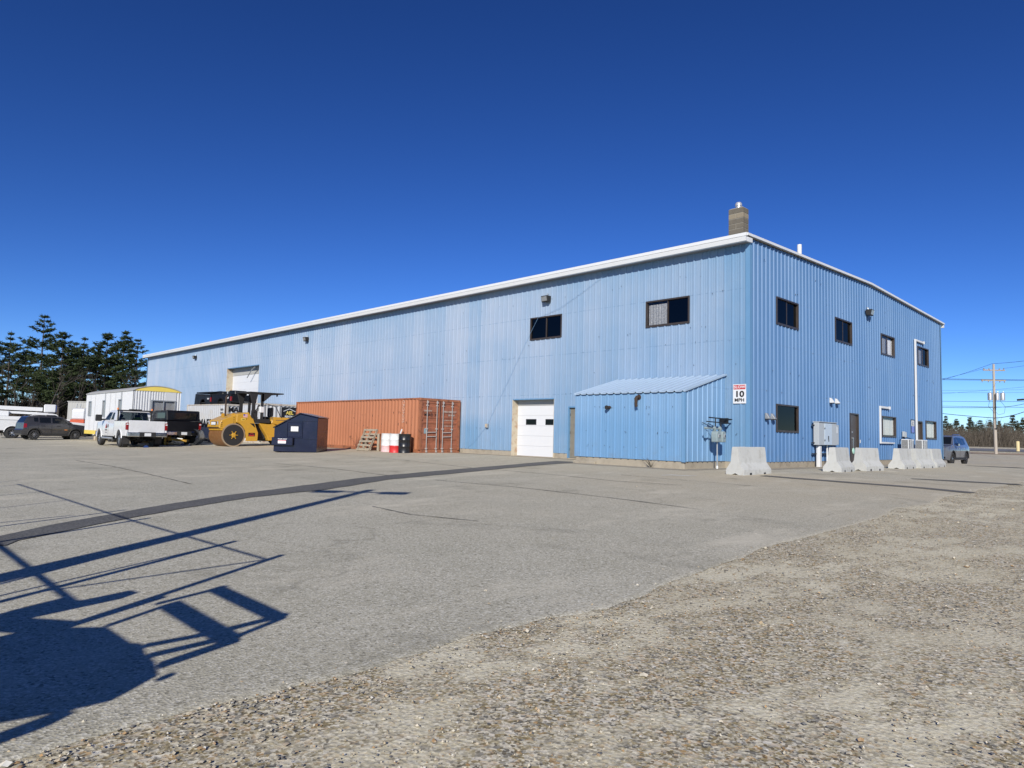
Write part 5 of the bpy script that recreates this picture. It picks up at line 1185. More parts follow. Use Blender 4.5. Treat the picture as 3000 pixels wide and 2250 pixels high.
for (a, b, c, d) in ow:
    w = obj('window', MB().box(a, b, .03, .04, c, d), M['screen'], off); obj('frame', MB().box(a-.03, a+.04, -.05, .03, c-.03, d+.03).box(b-.04, b+.03, -.05, .03, c-.03, d+.03).box(a+.04, b-.04, -.05, .03, d-.03, d+.03).box(a+.04, b-.04, -.05, .03, c-.03, c+.04), M['galv'], w); obj('pane', MB().box(a+.041, b-.041, .0, .005, c+.041, d-.031), M['glass_clear'], w)
for (a, b, c, d) in ew:
    w = obj('window', MB().box(-.06, -.05, a, b, c, d), M['screen'], off); m_ = (a+b)/2; obj('frame', MB().box(-.05, .06, a-.03, a+.05, c-.03, d+.03).box(-.05, .06, b-.05, b+.03, c-.03, d+.03).box(-.05, .06, a+.05, b-.05, d-.04, d+.03).box(-.05, .06, a+.05, b-.05, c-.03, c+.05).box(-.04, .05, m_-.03, m_+.03, c+.05, d-.04), M['galv'], w); obj('pane', MB().box(.0, .005, a+.051, b-.051, c+.051, d-.041), M['glass_clear'], w)
for x in (-9.2, -8.2, -2.4, -1.5): obj('block_pier', MB().box(x, x+.4, .2, .6, -.1, Z0-.262).box(x, x+.4, TW-.6, TW-.2, -.1, Z0-.262), M['concrete'], off)
obj('axle', MB().tube([(-5.2, .1, .36), (-5.2, TW-.1, .36)], .06, 8).tube([(-4.4, .1, .36), (-4.4, TW-.1, .36)], .06, 8), M['black_matte'], off)
for x in (-5.2, -4.4):
    for y, s in ((.22, -1), (TW-.22, 1)): wheel(off, (x, y, .36), .36, .22, s, 6, 'galv')
lb = at_depth(262, 1283, 49.0); o = obj('timber_sleeper', MB().box(-.75, .75, -.2, .2, 0, .3).mesh('sleeper', bev=.03), M['jamb'], None, (lb[0]+.6, lb[1]+.9, gz(lb[0], lb[1])), (0, 0, R(85))); tag(o, 'low tan timber block lying on the ground before the office trailer', 'timber')
# grey storage shed with open doorway beyond the office trailer
gp_ = at_depth(196, 1241, 66.0); gs = thing('storage_shed', 'grey ribbed storage shed with dark open doorway beyond the office trailer', 'shed', (gp_[0], gp_[1], gz(gp_[0], gp_[1])), R(38))
obj('wall', rsheet(0, 6.0, lambda u, h, z: (u, -h, z), [(3.0, 4.3, .0, 2.35)], 0, 3.15, .3, .03).mesh('wall'), M['shed_grey'], gs); obj('wall', MB().box(0, 6, 2.95, 3, 0, 3.15).box(0, .05, .01, 2.95, 0, 3.15).box(5.95, 6, .01, 2.95, 0, 3.15), M['shed_grey'], gs)
obj('roof', MB().box(-.06, 6.06, -.08, 3.06, 3.152, 3.22), M['shed_grey'], gs); obj('door_frame', MB().box(2.93, 3.0, -.05, .1, 0, 2.42).box(4.3, 4.37, -.05, .1, 0, 2.42).box(3.0, 4.3, -.05, .1, 2.35, 2.42), M['trailer_white'], gs); obj('inner_panel', MB().box(3.0, 3.45, .12, .16, 0, 2.35), simple('maroon_panel', (.10, .03, .035), .6), gs)
ld = thing('ladder', 'thin metal ladder leaning upright against the grey storage shed', 'ladder', (gp_[0]+1.5, gp_[1]+.4, gz(gp_[0], gp_[1])), R(38))
obj('rail', MB().bar((0, -.4, 0), (.1, -.1, 2.95), .05), M['galv'], ld); obj('rail', MB().bar((.4, -.4, 0), (.5, -.1, 2.95), .05), M['galv'], ld)
rg = MB().bar((0, 0, 0), (.4, 0, 0), .035).mesh('rung')
for k in range(9): obj('rung', rg, M['galv'], ld, (.012*(k+1), -.38+.032*k, .3*(k+1)))
o = obj('leaning_pole', MB().tube([(0, 0, .05), (1.7, 1.35, 2.2)], .07, 8), M['galv'], None, (gp_[0]-.2, gp_[1]-.75, gz(gp_[0], gp_[1]))); tag(o, 'long grey pole leaning diagonally on the storage shed wall', 'pole')
cl = at_depth(236, 1243, 60.0); cm_ = thing('compact_loader', 'small white and orange loader parked by the storage shed doorway', 'loader', (cl[0], cl[1], gz(cl[0], cl[1])), R(150))
obj('body', MB().prism([(-.9, .35), (.9, .35), (.9, 1.2), (.2, 1.45), (-.9, 1.45)], -.55, .55, 'y').mesh('body', bev=.05), simple('loader_orange', (.52, .08, .025), .45), cm_)
obj('cab', MB().prism([(-.75, 1.46), (-.15, 1.46), (.0, 1.85), (.1, 2.25), (-.05, 2.42), (-.6, 2.42), (-.75, 2.25)], -.5, .5, 'y').mesh('cab', bev=.08), M['white_car'], cm_)
obj('cab_window', MB().prism([(-.6, 1.62), (-.22, 1.62), (-.08, 1.95), (-.05, 2.2), (-.55, 2.2)], -.506, .506, 'y'), M['carwin'], cm_)
for x in (-.55, .55):
    for s in (-1, 1): wheel(cm_, (x, s*.6, .38), .38, .25, s, 6, 'white_car')
# ================================================================== ROAD ROLLER (front towards -y, visible flank +x)
rz_ = gz(-28.3, -6.1); ro = thing('road_roller', 'yellow tandem road roller with rust-brown steel drum and black canopy', 'road roller', (-28.35, -6.1, rz_))
M['drum_rust'] = simple('drum_rust', (.23, .105, .035), .55, .3, var=.25, scale=4, dirt=(.36,.22,.10), dirt_amt=.6)
M['drum_edge'] = simple('worn_drum_steel', (.42, .33, .22), .45, .5, var=.15)
for yd in (0, 3.45):
    d = obj('drum', MB().lathe([(.60, -.95), (.65, -.94), (.65, .94), (.60, .95)], 44, 'x', (0, yd, .65)).mesh('drum', smooth=30), M['drum_rust'], ro)
    obj('drum_rim', MB().lathe([(.655, .90), (.655, .952), (.56, .952), (.56, .90)], 44, 'x', (0, yd, .65), caps=False).mesh('drum_rim', smooth=30), M['drum_edge'], d)
    obj('drum_web', MB().lathe([(.585, .9505), (.585, .954)], 36, 'x', (0, yd, .65)), M['black_matte'], d)
    h = MB().lathe([(.13, .955), (.13, .98), (.07, 1.0)], 14, 'x', (0, yd, .65))
    for k in range(6):
        a = k*math.pi/3; h.bar((.985, yd+.08*math.cos(a), .65+.08*math.sin(a)), (.985, yd+.24*math.cos(a), .65+.24*math.sin(a)), .03, .03)
    obj('hub', h, M['yellow'], d)
# front frame: yoke plate over the drum, nose with lamps
obj('yoke_plate', MB().prism([(.20, 1.42), (.95, 1.62), (1.05, 1.60), (1.38, .80), (1.36, .33), (.69, .33), (.68, .62), (.64, .90), (.50, 1.12), (.30, 1.30)], .955, 1.0, 'x').mesh('yoke', bev=.01), M['yellow'], ro)
obj('yoke_plate', MB().prism([(.20, 1.42), (.95, 1.62), (1.05, 1.60), (1.38, .80), (1.36, .33), (.69, .33), (.68, .62), (.64, .90), (.50, 1.12), (.30, 1.30)], -1.0, -.955, 'x').mesh('yoke', bev=.01), M['yellow'], ro)
obj('hood', MB().prism([(.14, 1.36), (.14, 1.82), (.85, 1.96), (1.06, 1.60), (1.36, .92), (1.30, .5), (.86, .5), (.72, .95), (.48, 1.22)], -.90, .90, 'x').mesh('hood', bev=.04), M['yellow'], ro)
obj('vent_triangle', MB().prism([(.88, 1.33), (1.12, 1.33), (1.20, 1.08)], 1.0005, 1.006, 'x'), M['ink'], ro)
nose = obj('nose', MB().prism([(-.78, 1.05), (-.74, 1.30), (-.66, 1.46), (.10, 1.80), (.135, 1.78), (.135, 1.22), (-.05, 1.18), (-.48, .98), (-.70, .98)], -.88, .88, 'x').mesh('nose', bev=.03), M['yellow'], ro)
for x in (-.60, .60): obj('headlamp', MB().box(x-.06, x+.06, -.80, -.745, 1.20, 1.40).mesh('headlamp', bev=.02), M['steel'], nose)
obj('number_plate', MB().box(-.30, .30, -.785, -.765, 1.20, 1.36), M['sign_white'], nose); obj('plate_frame', MB().box(-.35, .35, -.77, -.752, 1.17, 1.39), M['ink'], nose)
obj('front_slot', MB().box(-.78, .78, -.795, -.74, 1.045, 1.085), M['ink'], nose)
bl = MB()
for z in (1.12, 1.22, 1.32): bl.box(.881, .886, -.70, -.62, z, z+.03)
for z in (1.32, 1.42, 1.52, 1.62): bl.box(.881, .886, -.02, .03, z, z+.03)
obj('louvre', bl, M['ink'], nose)
obj('scraper', MB().box(-.93, .93, -.66, -.60, .90, .985), M['yellow'], ro)
for x in (-.55, .62): obj('lifting_eye', MB().lathe([(.05, -.03), (.10, -.03), (.10, .03), (.05, .03)], 14, 'x', (x, -.05 if x < 0 else .06, 1.78)), M['yellow'], ro)
obj('exhaust', MB().tube([(-.1, -.1, 1.68), (-.1, -.1, 2.78), (-.1, -.02, 2.9)], .05, 8), M['rust_dark'], ro)
obj('decal_flag', MB().box(.9005, .905, .52, .76, 1.66, 1.84), M['sign_white'], ro); obj('decal_flag', MB().box(.9055, .907, .52, .62, 1.75, 1.84), simple('flag_blue', (.05, .06, .30), .5), ro)
q = MB()
for k in range(4): q.box(.9055, .907, .625 if k > 1 else .52, .76, 1.67+k*.045, 1.69+k*.045)
obj('decal_flag', q, M['red'], ro)
obj('decal_label', MB().box(.9005, .904, .40, .74, 1.49, 1.60), M['yellow_pale'], ro); obj('decal_label', MB().box(.9045, .906, .66, .74, 1.495, 1.595), M['ink'], ro); obj('lettering', text_mesh('CB64', .08, .003, .002), M['ink'], ro, (.905, .52, 1.545), FACE_PX)
obj('decal_badge', MB().box(1.0005, 1.005, .82, 1.20, .60, .80), M['ink'], ro); obj('decal_badge', MB().box(1.0055, 1.007, .85, 1.17, .63, .67).bar((1.0065, .90, .71), (1.0065, 1.0, .77), .002, .02).bar((1.0065, 1.0, .77), (1.0065, 1.12, .71), .002, .02), M['red'], ro)
# middle: articulation, platform, seat, canopy
obj('articulation', MB().prism([(1.30, 1.35), (1.42, .5), (2.0, .45), (2.05, 1.30)], -.55, .62, 'x').mesh('art', bev=.05), M['rubber'], ro); obj('hydraulics', MB().tube([(.6, 1.3, .55), (.62, 1.7, .45), (.6, 2.1, .5)], .05, 6).tube([(.5, 1.3, .42), (.5, 2.2, .38)], .06, 8), M['black_matte'], ro)
obj('platform', MB().box(-.92, .92, 1.02, 2.10, 1.37, 1.60).mesh('platform', bev=.02), M['black_matte'], ro)
obj('rear_frame', MB().prism([(1.45, 1.35), (2.05, 1.30), (2.30, 1.34), (2.55, 1.20), (2.75, 1.05), (2.62, .92), (2.62, .80), (2.85, .78), (2.85, .62), (2.65, .6), (2.65, .45), (2.75, .40), (2.05, .36), (1.95, .60), (1.85, .75)], -.93, .95, 'x').mesh('rear_frame', bev=.02), M['yellow'], ro)
obj('rear_hood', MB().prism([(2.2, 1.35), (2.3, 1.75), (4.0, 1.70), (4.25, 1.40), (4.25, 1.2), (2.7, 1.25)], -.85, .85, 'x').mesh('rear_hood', bev=.04), M['yellow'], ro)
obj('seat', MB().box(-.30, .26, 2.05, 2.55, 1.62, 1.76).box(-.30, .26, 2.45, 2.6, 1.765, 2.3).mesh('seat', bev=.05), M['black_matte'], ro); obj('steering_console', MB().box(-.25, .2, 1.45, 1.65, 1.602, 2.1).tube([(0, 1.6, 2.1), (0, 1.75, 2.25)], .03, 6).lathe([(.19, 0), (.21, .02), (.19, .04)], 16, 'y', (0, 1.78, 2.25)), M['black_matte'], ro)
obj('tank', MB().box(.70, .93, 1.46, 1.72, 1.95, 2.32).mesh('tank', bev=.03), M['white_plastic'], ro)
cn = MB().box(-.92, .95, .82, 2.85, 3.07, 3.14).prism([(.84, 3.065), (1.32, 3.065), (1.20, 2.5), (1.0, 2.5)], .80, .92, 'x').prism([(.84, 3.065), (1.32, 3.065), (1.20, 2.5), (1.0, 2.5)], -.92, -.80, 'x').prism([(1.50, 3.065), (2.2, 3.065), (1.68, 2.6), (1.52, 2.6)], .80, .92, 'x')
obj('canopy', cn.mesh('canopy', bev=.01), M['black_matte'], ro)
for x in (-.86, .86):
    obj('canopy_post', MB().bar((x, 1.10, 2.52), (x, 1.10, 1.95), .15).bar((x, 1.10, 1.97), (x, 1.30, 1.6), .15), M['black_matte'], ro); obj('canopy_post', MB().bar((x, 1.60, 3.06), (x, 1.60, 1.6), .12), M['black_matte'], ro)
obj('canopy_lamp', MB().lathe([(.05, 2.94), (.05, 3.068)], 8, 'z', (.8, 2.5, 0)), M['ink'], ro)
obj('handrail', MB().tube([(.9, 1.8, 1.6), (.9, 1.8, 2.5), (.9, 2.4, 2.35), (.9, 2.75, 1.75)], .025, 6).tube([(.9, 2.2, 1.6), (.9, 2.2, 2.42)], .02, 6), M['black_matte'], ro)
# ================================================================== SNOW PLOW
pp = on_ground(566, 1304); sp = thing('snow_plow', 'snow plow with yellow frame and curved black blade on the ground', 'snow plow', (pp[0], pp[1], gz(pp[0], pp[1])), R(62))   # blade faces +x
arc = [(.35*math.cos(a)-.05, .48 + .46*math.sin(a)) for a in np.linspace(R(262), R(96), 12)]
o_ = [(x-.05, z) for x, z in arc][::-1]
obj('blade', MB().prism([(-x, z) for x, z in arc] + [(-x, z) for x, z in o_], -.9, 1.1, 'y').mesh('blade', smooth=35), M['black'], sp); obj('cutting_edge', MB().box(-.12, -.06, -.9, 1.1, -.01, .10), M['galv'], sp)
obj('blade_wing', MB().prism([(-x, z) for x, z in arc] + [(.38, .9), (.30, .1)], -.93, -.905, 'y'), M['black'], sp)
fr = MB().bar((-.35, -.6, .25), (-1.5, -.25, .35), .12).bar((-.35, .7, .25), (-1.5, .25, .35), .12).bar((-.35, -.6, .25), (-.35, .7, .25), .12).bar((-1.2, -.45, .35), (-1.2, .45, .35), .14, .2).box(-1.5, -1.4, -.4, -.3, .0, .8).box(-1.5, -1.4, .3, .4, .0, .8)
obj('frame', fr, M['yellow'], sp); obj('lift_tower', MB().bar((-1.45, -.35, .8), (-1.45, .35, .8), .1).bar((-1.2, -.1, .4), (-1.4, -.1, 1.1), .1).bar((-.9, .2, .3), (-.4, .25, .75), .14), M['yellow'], sp)
obj('ram', MB().tube([(-1.3, .2, .9), (-.5, .25, .45)], .05, 8).tube([(-1.3, -.3, .4), (-.5, -.5, .35)], .045, 8), M['galv'], sp); obj('stand', MB().tube([(-1.45, 0, .7), (-1.45, 0, 0)], .03, 6).box(-1.55, -1.35, -.08, .08, 0, .02), M['black_matte'], sp)
obj('hose', MB().tube([(-1.4, .1, .9), (-1.6, .2, .5), (-1.3, .3, .2), (-1.0, .1, .15)], .025, 6), M['rubber'], sp); obj('plow_light', MB().lathe([(.09, 0), (.09, .08), (.05, .12)], 10, 'x', (-1.4, -.4, 1.15)), M['black_matte'], sp)
tp = on_ground(620, 1296); o = obj('rubber_mat', MB().add([(-1, -.4, .02), (-.3, -.5, .16), (.4, -.4, .08), (1, -.3, .3), (1.1, .4, .25), (.3, .5, .10), (-.4, .4, .2), (-1, .4, .03)], [(0,1,6,7), (1,2,5,6), (2,3,4,5)]), M['rubber'], None, (tp[0], tp[1], gz(tp[0], tp[1])+.01), (0, 0, R(170))); tag(o, 'crumpled black rubber sheet lying before the white container', 'rubber sheet')

# ================================================================== UTILITY POLE AND WIRES
M['pole_wood'] = simple('pole_wood', (.40, .355, .30), .9, var=.12, scale=1.5)
px_, py_ = -8.25, 78.97; up = thing('utility_pole', 'tall weathered utility pole with two crossarms and three transformers', 'utility pole', (px_, py_, gz(px_, py_)))
PH = 11.0; yaw = R(-20)
obj('pole', MB().tube([(0, 0, -.5), (-.05, 0, PH*.5), (-.02, 0, PH)], [.19, .16, .12], 12).mesh('pole', smooth=40), M['pole_wood'], up)
cdir = Vector((math.cos(yaw+R(62)), math.sin(yaw+R(62)), 0)); cdir = Vector((.72, .69, 0)).normalized()
def armat(d, z): return Vector((0, 0, z)) + cdir*d
for z, s0, s1 in ((PH-.75, -1.3, 1.3), (PH-2.0, -1.55, 1.35)):
    ca = obj('crossarm', MB().bar(armat(s0, z), armat(s1, z), .12, .14), M['wood_grey'], up); br = MB().bar(armat(-.6, z), armat(0, z-.5), .03).bar(armat(.6, z), armat(0, z-.5), .03); obj('brace', br, M['galv'], ca)
    for d in (s0+.12, s0*.45, s1*.5, s1-.12):
        sg = 1 if z > PH-1 else -1
        obj('insulator', MB().lathe([(.05, 0), (.08, .05*sg), (.05, .1*sg), (.07, .14*sg), (.02, .2*sg)], 10, 'z', tuple(armat(d, z+.07*sg))), M['galv'], ca)
for d, z in ((-.55, PH-4.0), (.42, PH-4.0), (.75, PH-4.0)):
    off_ = Vector((-.1 if d < .5 else .35, -.35, 0)) if d > 0 else Vector((0, 0, 0))
    c = armat(d, z) + off_*.6
    tf = obj('transformer', MB().lathe([(.22, -.45), (.25, -.43), (.25, .38), (.22, .45), (.08, .48)], 16, 'z', tuple(c)).mesh('transformer', smooth=40), M['galv'], up); obj('bushing', MB().lathe([(.04, .46), (.06, .56), (.03, .70)], 8, 'z', tuple(c+Vector((.08, 0, 0)))), M['galv'], tf)
obj('riser_conduit', MB().tube([(.1, -.17, PH-5.6), (.1, -.17, PH-3.7)], .07, 6).tube([(.14, -.18, PH-8.0), (.1, -.2, PH-5.6)], .03, 5), M['black_matte'], up); obj('band', MB().lathe([(.18, PH-8.0), (.18, PH-7.85)], 10), M['black_matte'], up); obj('drip_loop', MB().tube([tuple(armat(.6, PH-4.4)), tuple(armat(1.25, PH-5.2)), tuple(armat(1.1, PH-6.0)), tuple(armat(.4, PH-6.2)), (0, -.2, PH-5.7)], .018, 4).tube([tuple(armat(-.6, PH-4.4)), tuple(armat(-.75, PH-5.2)), (0, -.2, PH-6.0)], .018, 4), M['ink'], up)
def wire(label, p, q, sag, r, group='overhead wires at the utility pole'):
    p, q = Vector(p), Vector(q); n = 18; pts = [tuple(p.lerp(q, i/n) - Vector((0, 0, sag*4*(i/n)*(1-i/n)))) for i in range(n+1)]
    o = obj('overhead_wire', MB().tube(pts, r, 4), M['ink'], None); tag(o, label, 'wire', group)
def D(u, v, d): return Vector(at_depth(u, v, d))
base = Vector((px_, py_, gz(px_, py_))); top = base + Vector((0, 0, PH))
wire('upper service wire rising to the right from the pole top', base+armat(-.2, PH+.05), D(3100, 1043, 60), .1, .02); wire('upper service wire running left from the pole top behind the warehouse', base+armat(-.2, PH+.05), D(2650, 1138, 110), .3, .02)
wire('thin wire just below the pole top running to the right', base+armat(1.1, PH-.5), D(3100, 1052, 62), .1, .014); wire('thin wire just below the pole top running left', base+armat(-1.1, PH-.55), D(2650, 1129, 108), .2, .014)
wire('straight line wire crossing behind the transformers, upper of two', D(2600, 1107, 95), D(3150, 1114, 95), .05, .03, None); wire('straight line wire crossing behind the transformers, lower of two', D(2600, 1110, 97), D(3150, 1116, 97), .05, .02, None)
for k, (v0, v1) in enumerate(((1143, 1139), (1149, 1148))): wire(('thin level wire below the transformers, higher one', 'thin level wire below the transformers, lower one')[k], D(2600, v0, 100), D(3150, v1, 100), .1, .012, None)
wire('faint sloping wire climbing to the right beside the transformers', D(2600, 1163, 100), D(3150, 1118, 90), .2, .012, None)
wire('black cable sagging left of the pole at half height', base+Vector((0, -.2, PH-5.3)), D(2600, 1181, 110), .3, .028, None); wire('black cable climbing right from the pole at half height', base+Vector((0, -.2, PH-5.3)), D(3120, 1143, 62), .4, .024, None)
wire('level black cable meeting the pole at half height', D(2600, 1173, 92), D(3150, 1175, 92), .1, .022, None)
wire('thick telephone cable left of the pole', base+Vector((0, -.2, PH-6.6)), D(2600, 1189, 105), .2, .035, None); wire('thick telephone cable with splice box climbing right from the pole', base+Vector((0, -.2, PH-6.6)), D(3120, 1147, 58), .5, .035, None); wire('lowest level cable crossing the pole', D(2600, 1186, 90), D(3150, 1195, 90), .05, .022, None)
sb = D(2990, 1171, 74); o = obj('splice_box', MB().box(-.35, .35, -.09, .09, -.1, .1).mesh('splice_box', bev=.04), M['ink'], None, tuple(sb), (0, R(-6), R(40))); tag(o, 'black splice box hanging on the thick telephone cable', 'splice box')
bz = at_depth(2982, 1313, 96.0); o = obj('bollard', MB().lathe([(.22, -.3), (.22, 1.35), (.18, 1.42), (.05, 1.45)], 14).mesh('bollard', smooth=40), simple('bollard_yellow', (.62, .50, .26), .6, var=.1), None, (bz[0], bz[1], gz(bz[0], bz[1]))); tag(o, 'short pale yellow bollard on the far side near the road', 'bollard')

# ================================================================== VEGETATION
def needle_mat(name, a, b_):
    m, t, b = new_mat(name); g = t.nodes.new('ShaderNodeNewGeometry'); inf = N(t, 'ObjectInfo')
    c = mixc(t, g.outputs['Random Per Island'], a, b_); L(t, c, b.inputs['Base Color']); b.inputs['Roughness'].default_value = .7; b.inputs['Specular IOR Level'].default_value = .25
    return m
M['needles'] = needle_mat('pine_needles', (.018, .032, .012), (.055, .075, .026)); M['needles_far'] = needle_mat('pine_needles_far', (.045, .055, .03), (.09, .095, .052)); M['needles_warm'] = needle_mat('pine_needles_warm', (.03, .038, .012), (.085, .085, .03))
def tri_mesh(name, V, F):
    me = bpy.data.meshes.new(name); V = np.asarray(V, np.float32); F = np.asarray(F, np.int32)
    me.vertices.add(len(V)); me.vertices.foreach_set('co', V.ravel()); me.loops.add(F.size); me.loops.foreach_set('vertex_index', F.ravel())
    me.polygons.add(len(F)); me.polygons.foreach_set('loop_start', np.arange(0, F.size, 3, dtype=np.int32)); me.update(calc_edges=True); return me
def pine_mesh(H, seed, z0f, spread, dens=1.0, tuft=.42, shape='cone'):
    rng = random.Random(seed); tr = MB(); V = []; F = []
    pts = []; lean = Vector((rng.uniform(-.02, .02), rng.uniform(-.02, .02), 0))
    for k in range(9): z = H*k/8; pts.append(Vector((lean.x*z + .12*noise.noise((seed, z*.3, 0)), lean.y*z + .12*noise.noise((seed+5, z*.3, 0)), z)))
    r0 = H*.014; tr.tube(pts, [r0*(1-.93*k/8)+.012 for k in range(9)], 7)
    def at(z):
        f = min(7.999, z/H*8); i = int(f); return pts[i].lerp(pts[i+1], f-i)
    z = H*z0f
    while z < H*.985:
        f = (z-H*z0f)/(H*(1-z0f))
        if shape == 'cone': prof = spread*(1-f)**.75*(.75+.25*math.sin(min(1, f*4)*math.pi/2))
        else: prof = spread*(math.sin(min(1, f*1.15+.12)*math.pi))**.6*.9 + .25
        nb = rng.randint(3, 6); a0 = rng.random()*6.28
        for b in range(nb):
            a = a0 + b*6.283/nb + rng.uniform(-.4, .4); l = max(.35, prof*rng.uniform(.55, 1.15)); up_ = rng.uniform(-.08, .28) + .5*f*f
            if rng.random() < .12: continue
            p = at(z); d = Vector((math.cos(a), math.sin(a), up_)).normalized(); q = [p]; n = 4
            for k in range(n): p = p + d*l/n; d = (d + Vector((rng.uniform(-.12, .12), rng.uniform(-.12, .12), .09))).normalized(); q.append(p)
            tr.tube(q, [r0*.26*(1-f*.7), r0*.2*(1-f*.7), r0*.14*(1-f*.7), .012, .006], 3, False)
            m = int(l*10*dens)+2
            for k in range(m):
                t = rng.uniform(.38, 1.03); i = min(n-1, int(t*n)); c = q[i].lerp(q[i+1], t*n-i) + Vector((rng.gauss(0, .075*l+.08), rng.gauss(0, .075*l+.08), rng.gauss(.05, .06)))
                for s in range(6):
                    e = Vector((rng.gauss(0, 1), rng.gauss(0, 1), rng.gauss(.25, .4))).normalized()*tuft*rng.uniform(.6, 1.2); w = e.cross(Vector((rng.gauss(0, 1), rng.gauss(0, 1), rng.gauss(0, 1)))).normalized()*tuft*.16
                    o = len(V); V += [tuple(c-w), tuple(c+w), tuple(c+e)]; F.append((o, o+1, o+2))
        z += H*(.040 if shape == 'cone' else .044)*rng.uniform(.6, 1.5)
    return tr.mesh('trunk'), tri_mesh('crown', V, F)
M['bark_bare'] = simple('bare_tree_bark', (.06, .05, .042), .95, var=.3, scale=6)
def bare_mesh(H, seed, n0=9):
    rng = random.Random(seed); mb = MB()
    def grow(p, d, l, r, lev):
        q = [p]; n = 3
        for k in range(n): p = p + d*l/n; q.append(p); d = (d + Vector((rng.gauss(0, .13), rng.gauss(0, .13), .05))).normalized()
        mb.tube(q, [r, r*.85, r*.7, r*.5], 4 if lev < 2 else 3, False)
        if lev >= 4: return
        for k in range(rng.randint(2, 3) if lev else n0):
            t = rng.uniform(.35, 1) if lev else rng.uniform(.3, 1); i = min(n-1, int(t*n)); b = q[i].lerp(q[i+1], t*n-i)
            e = (d + Vector((rng.gauss(0, .55), rng.gauss(0, .55), rng.gauss(.1, .3)))).normalized(); grow(b, e, l*rng.uniform(.4, .62)*(1.0 if lev else .75), r*.45, lev+1)
    grow(Vector((0, 0, -.2)), Vector((rng.gauss(0, .03), rng.gauss(0, .03), 1)).normalized(), H*.72, H*.008+.015, 0)
    return mb.mesh('bare_tree')
PINES = [pine_mesh(18.5, 11, .27, 5.8, 1.1, .46), pine_mesh(15.5, 12, .30, 5.2, 1.15, .46), pine_mesh(16, 13, .38, 4.2, 1.1, .44, 'oval'), pine_mesh(14.5, 14, .26, 4.5, 1.1, .46), pine_mesh(15, 15, .46, 3.9, 1.1, .44, 'oval')]
def pine(label, u, top_v, d, var, mat='needles', group='pines beyond the yard', xy=1.0):
    tm, cm = PINES[var]; p = at_depth(u, 1240, d); zg = gz(p[0], p[1]); H0 = max(v.co.z for v in tm.vertices)
    topz = at_depth(u, top_v, d)[2]; s = (topz - zg)/H0
    t = thing('pine_tree', label, 'pine tree', (p[0], p[1], zg), random.Random(int(u*7+var)).random()*6.28, group); t.scale = (s*xy, s*xy, s)
    obj('trunk', tm, M['bark'], t); c = bpy.data.objects.new('crown', cm); C.objects.link(c); c.parent = t
    if not cm.materials: cm.materials.append(M[mat])
    return t
TR = [(-45, 985, 104, 3, 'ragged pine at the outer edge of the grove, past the boom truck'), (15, 965, 112, 2, 'slender pine with high crown above the boom truck'), (108, 918, 108, 0, 'tallest broad pine of the grove behind the grey SUV'), (168, 968, 100, 1, 'broad dense pine standing next to the tallest pine'), (238, 985, 114, 4, 'thin pine with bare lower trunk beyond the storage shed'),
      (297, 972, 106, 1, 'pointed pine rising behind the office trailer'), (345, 966, 112, 3, 'narrow pointed pine right behind the office trailer roof'), (388, 990, 104, 0, 'wide drooping pine beside the warehouse far corner'), (270, 1010, 122, 2, 'sparse pine deeper in the grove behind the trailer'), (60, 1010, 124, 4, 'sparse pine deeper in the grove behind the boom truck'), (205, 1000, 126, 3, 'shorter pine set back between the two broad pines'), (-110, 950, 116, 0, 'large pine outside the grove edge'), (-170, 990, 108, 1, 'medium pine beyond the grove edge')]
for u, tv, d, v, lb in TR: pine(lb, u, tv, d, v)
BARE = [bare_mesh(11, 21), bare_mesh(9, 22, 11), bare_mesh(12, 23, 8)]
for u, tv, d, v, lb in [(40, 1040, 96, 0, 'bare grey tree among the pines left of the tallest pine'), (135, 1060, 92, 1, 'bare pale tree in front of the tallest pine'), (200, 1000, 104, 2, 'bare forked tree between the broad pine and the thin pine'), (225, 1060, 96, 0, 'bare tree beside the grey storage shed'), (428, 1085, 98, 1, 'bare tree against the warehouse far corner'), (-20, 1050, 95, 2, 'bare tree over the boom truck'), (320, 1070, 100, 1, 'bare tree behind the office trailer'), (85, 1090, 90, 2, 'low bare tree behind the white pickup')]:
    p = at_depth(u, 1240, d); zg = gz(p[0], p[1]); s = (at_depth(u, tv, d)[2]-zg)/max(q.co.z for q in BARE[v].vertices)
    o = obj('bare_tree', BARE[v], M['bark_bare'], None, (p[0], p[1], zg), (0, 0, u*.7)); o.scale = (s, s, s); tag(o, lb, 'bare tree', 'bare trees in the grove')
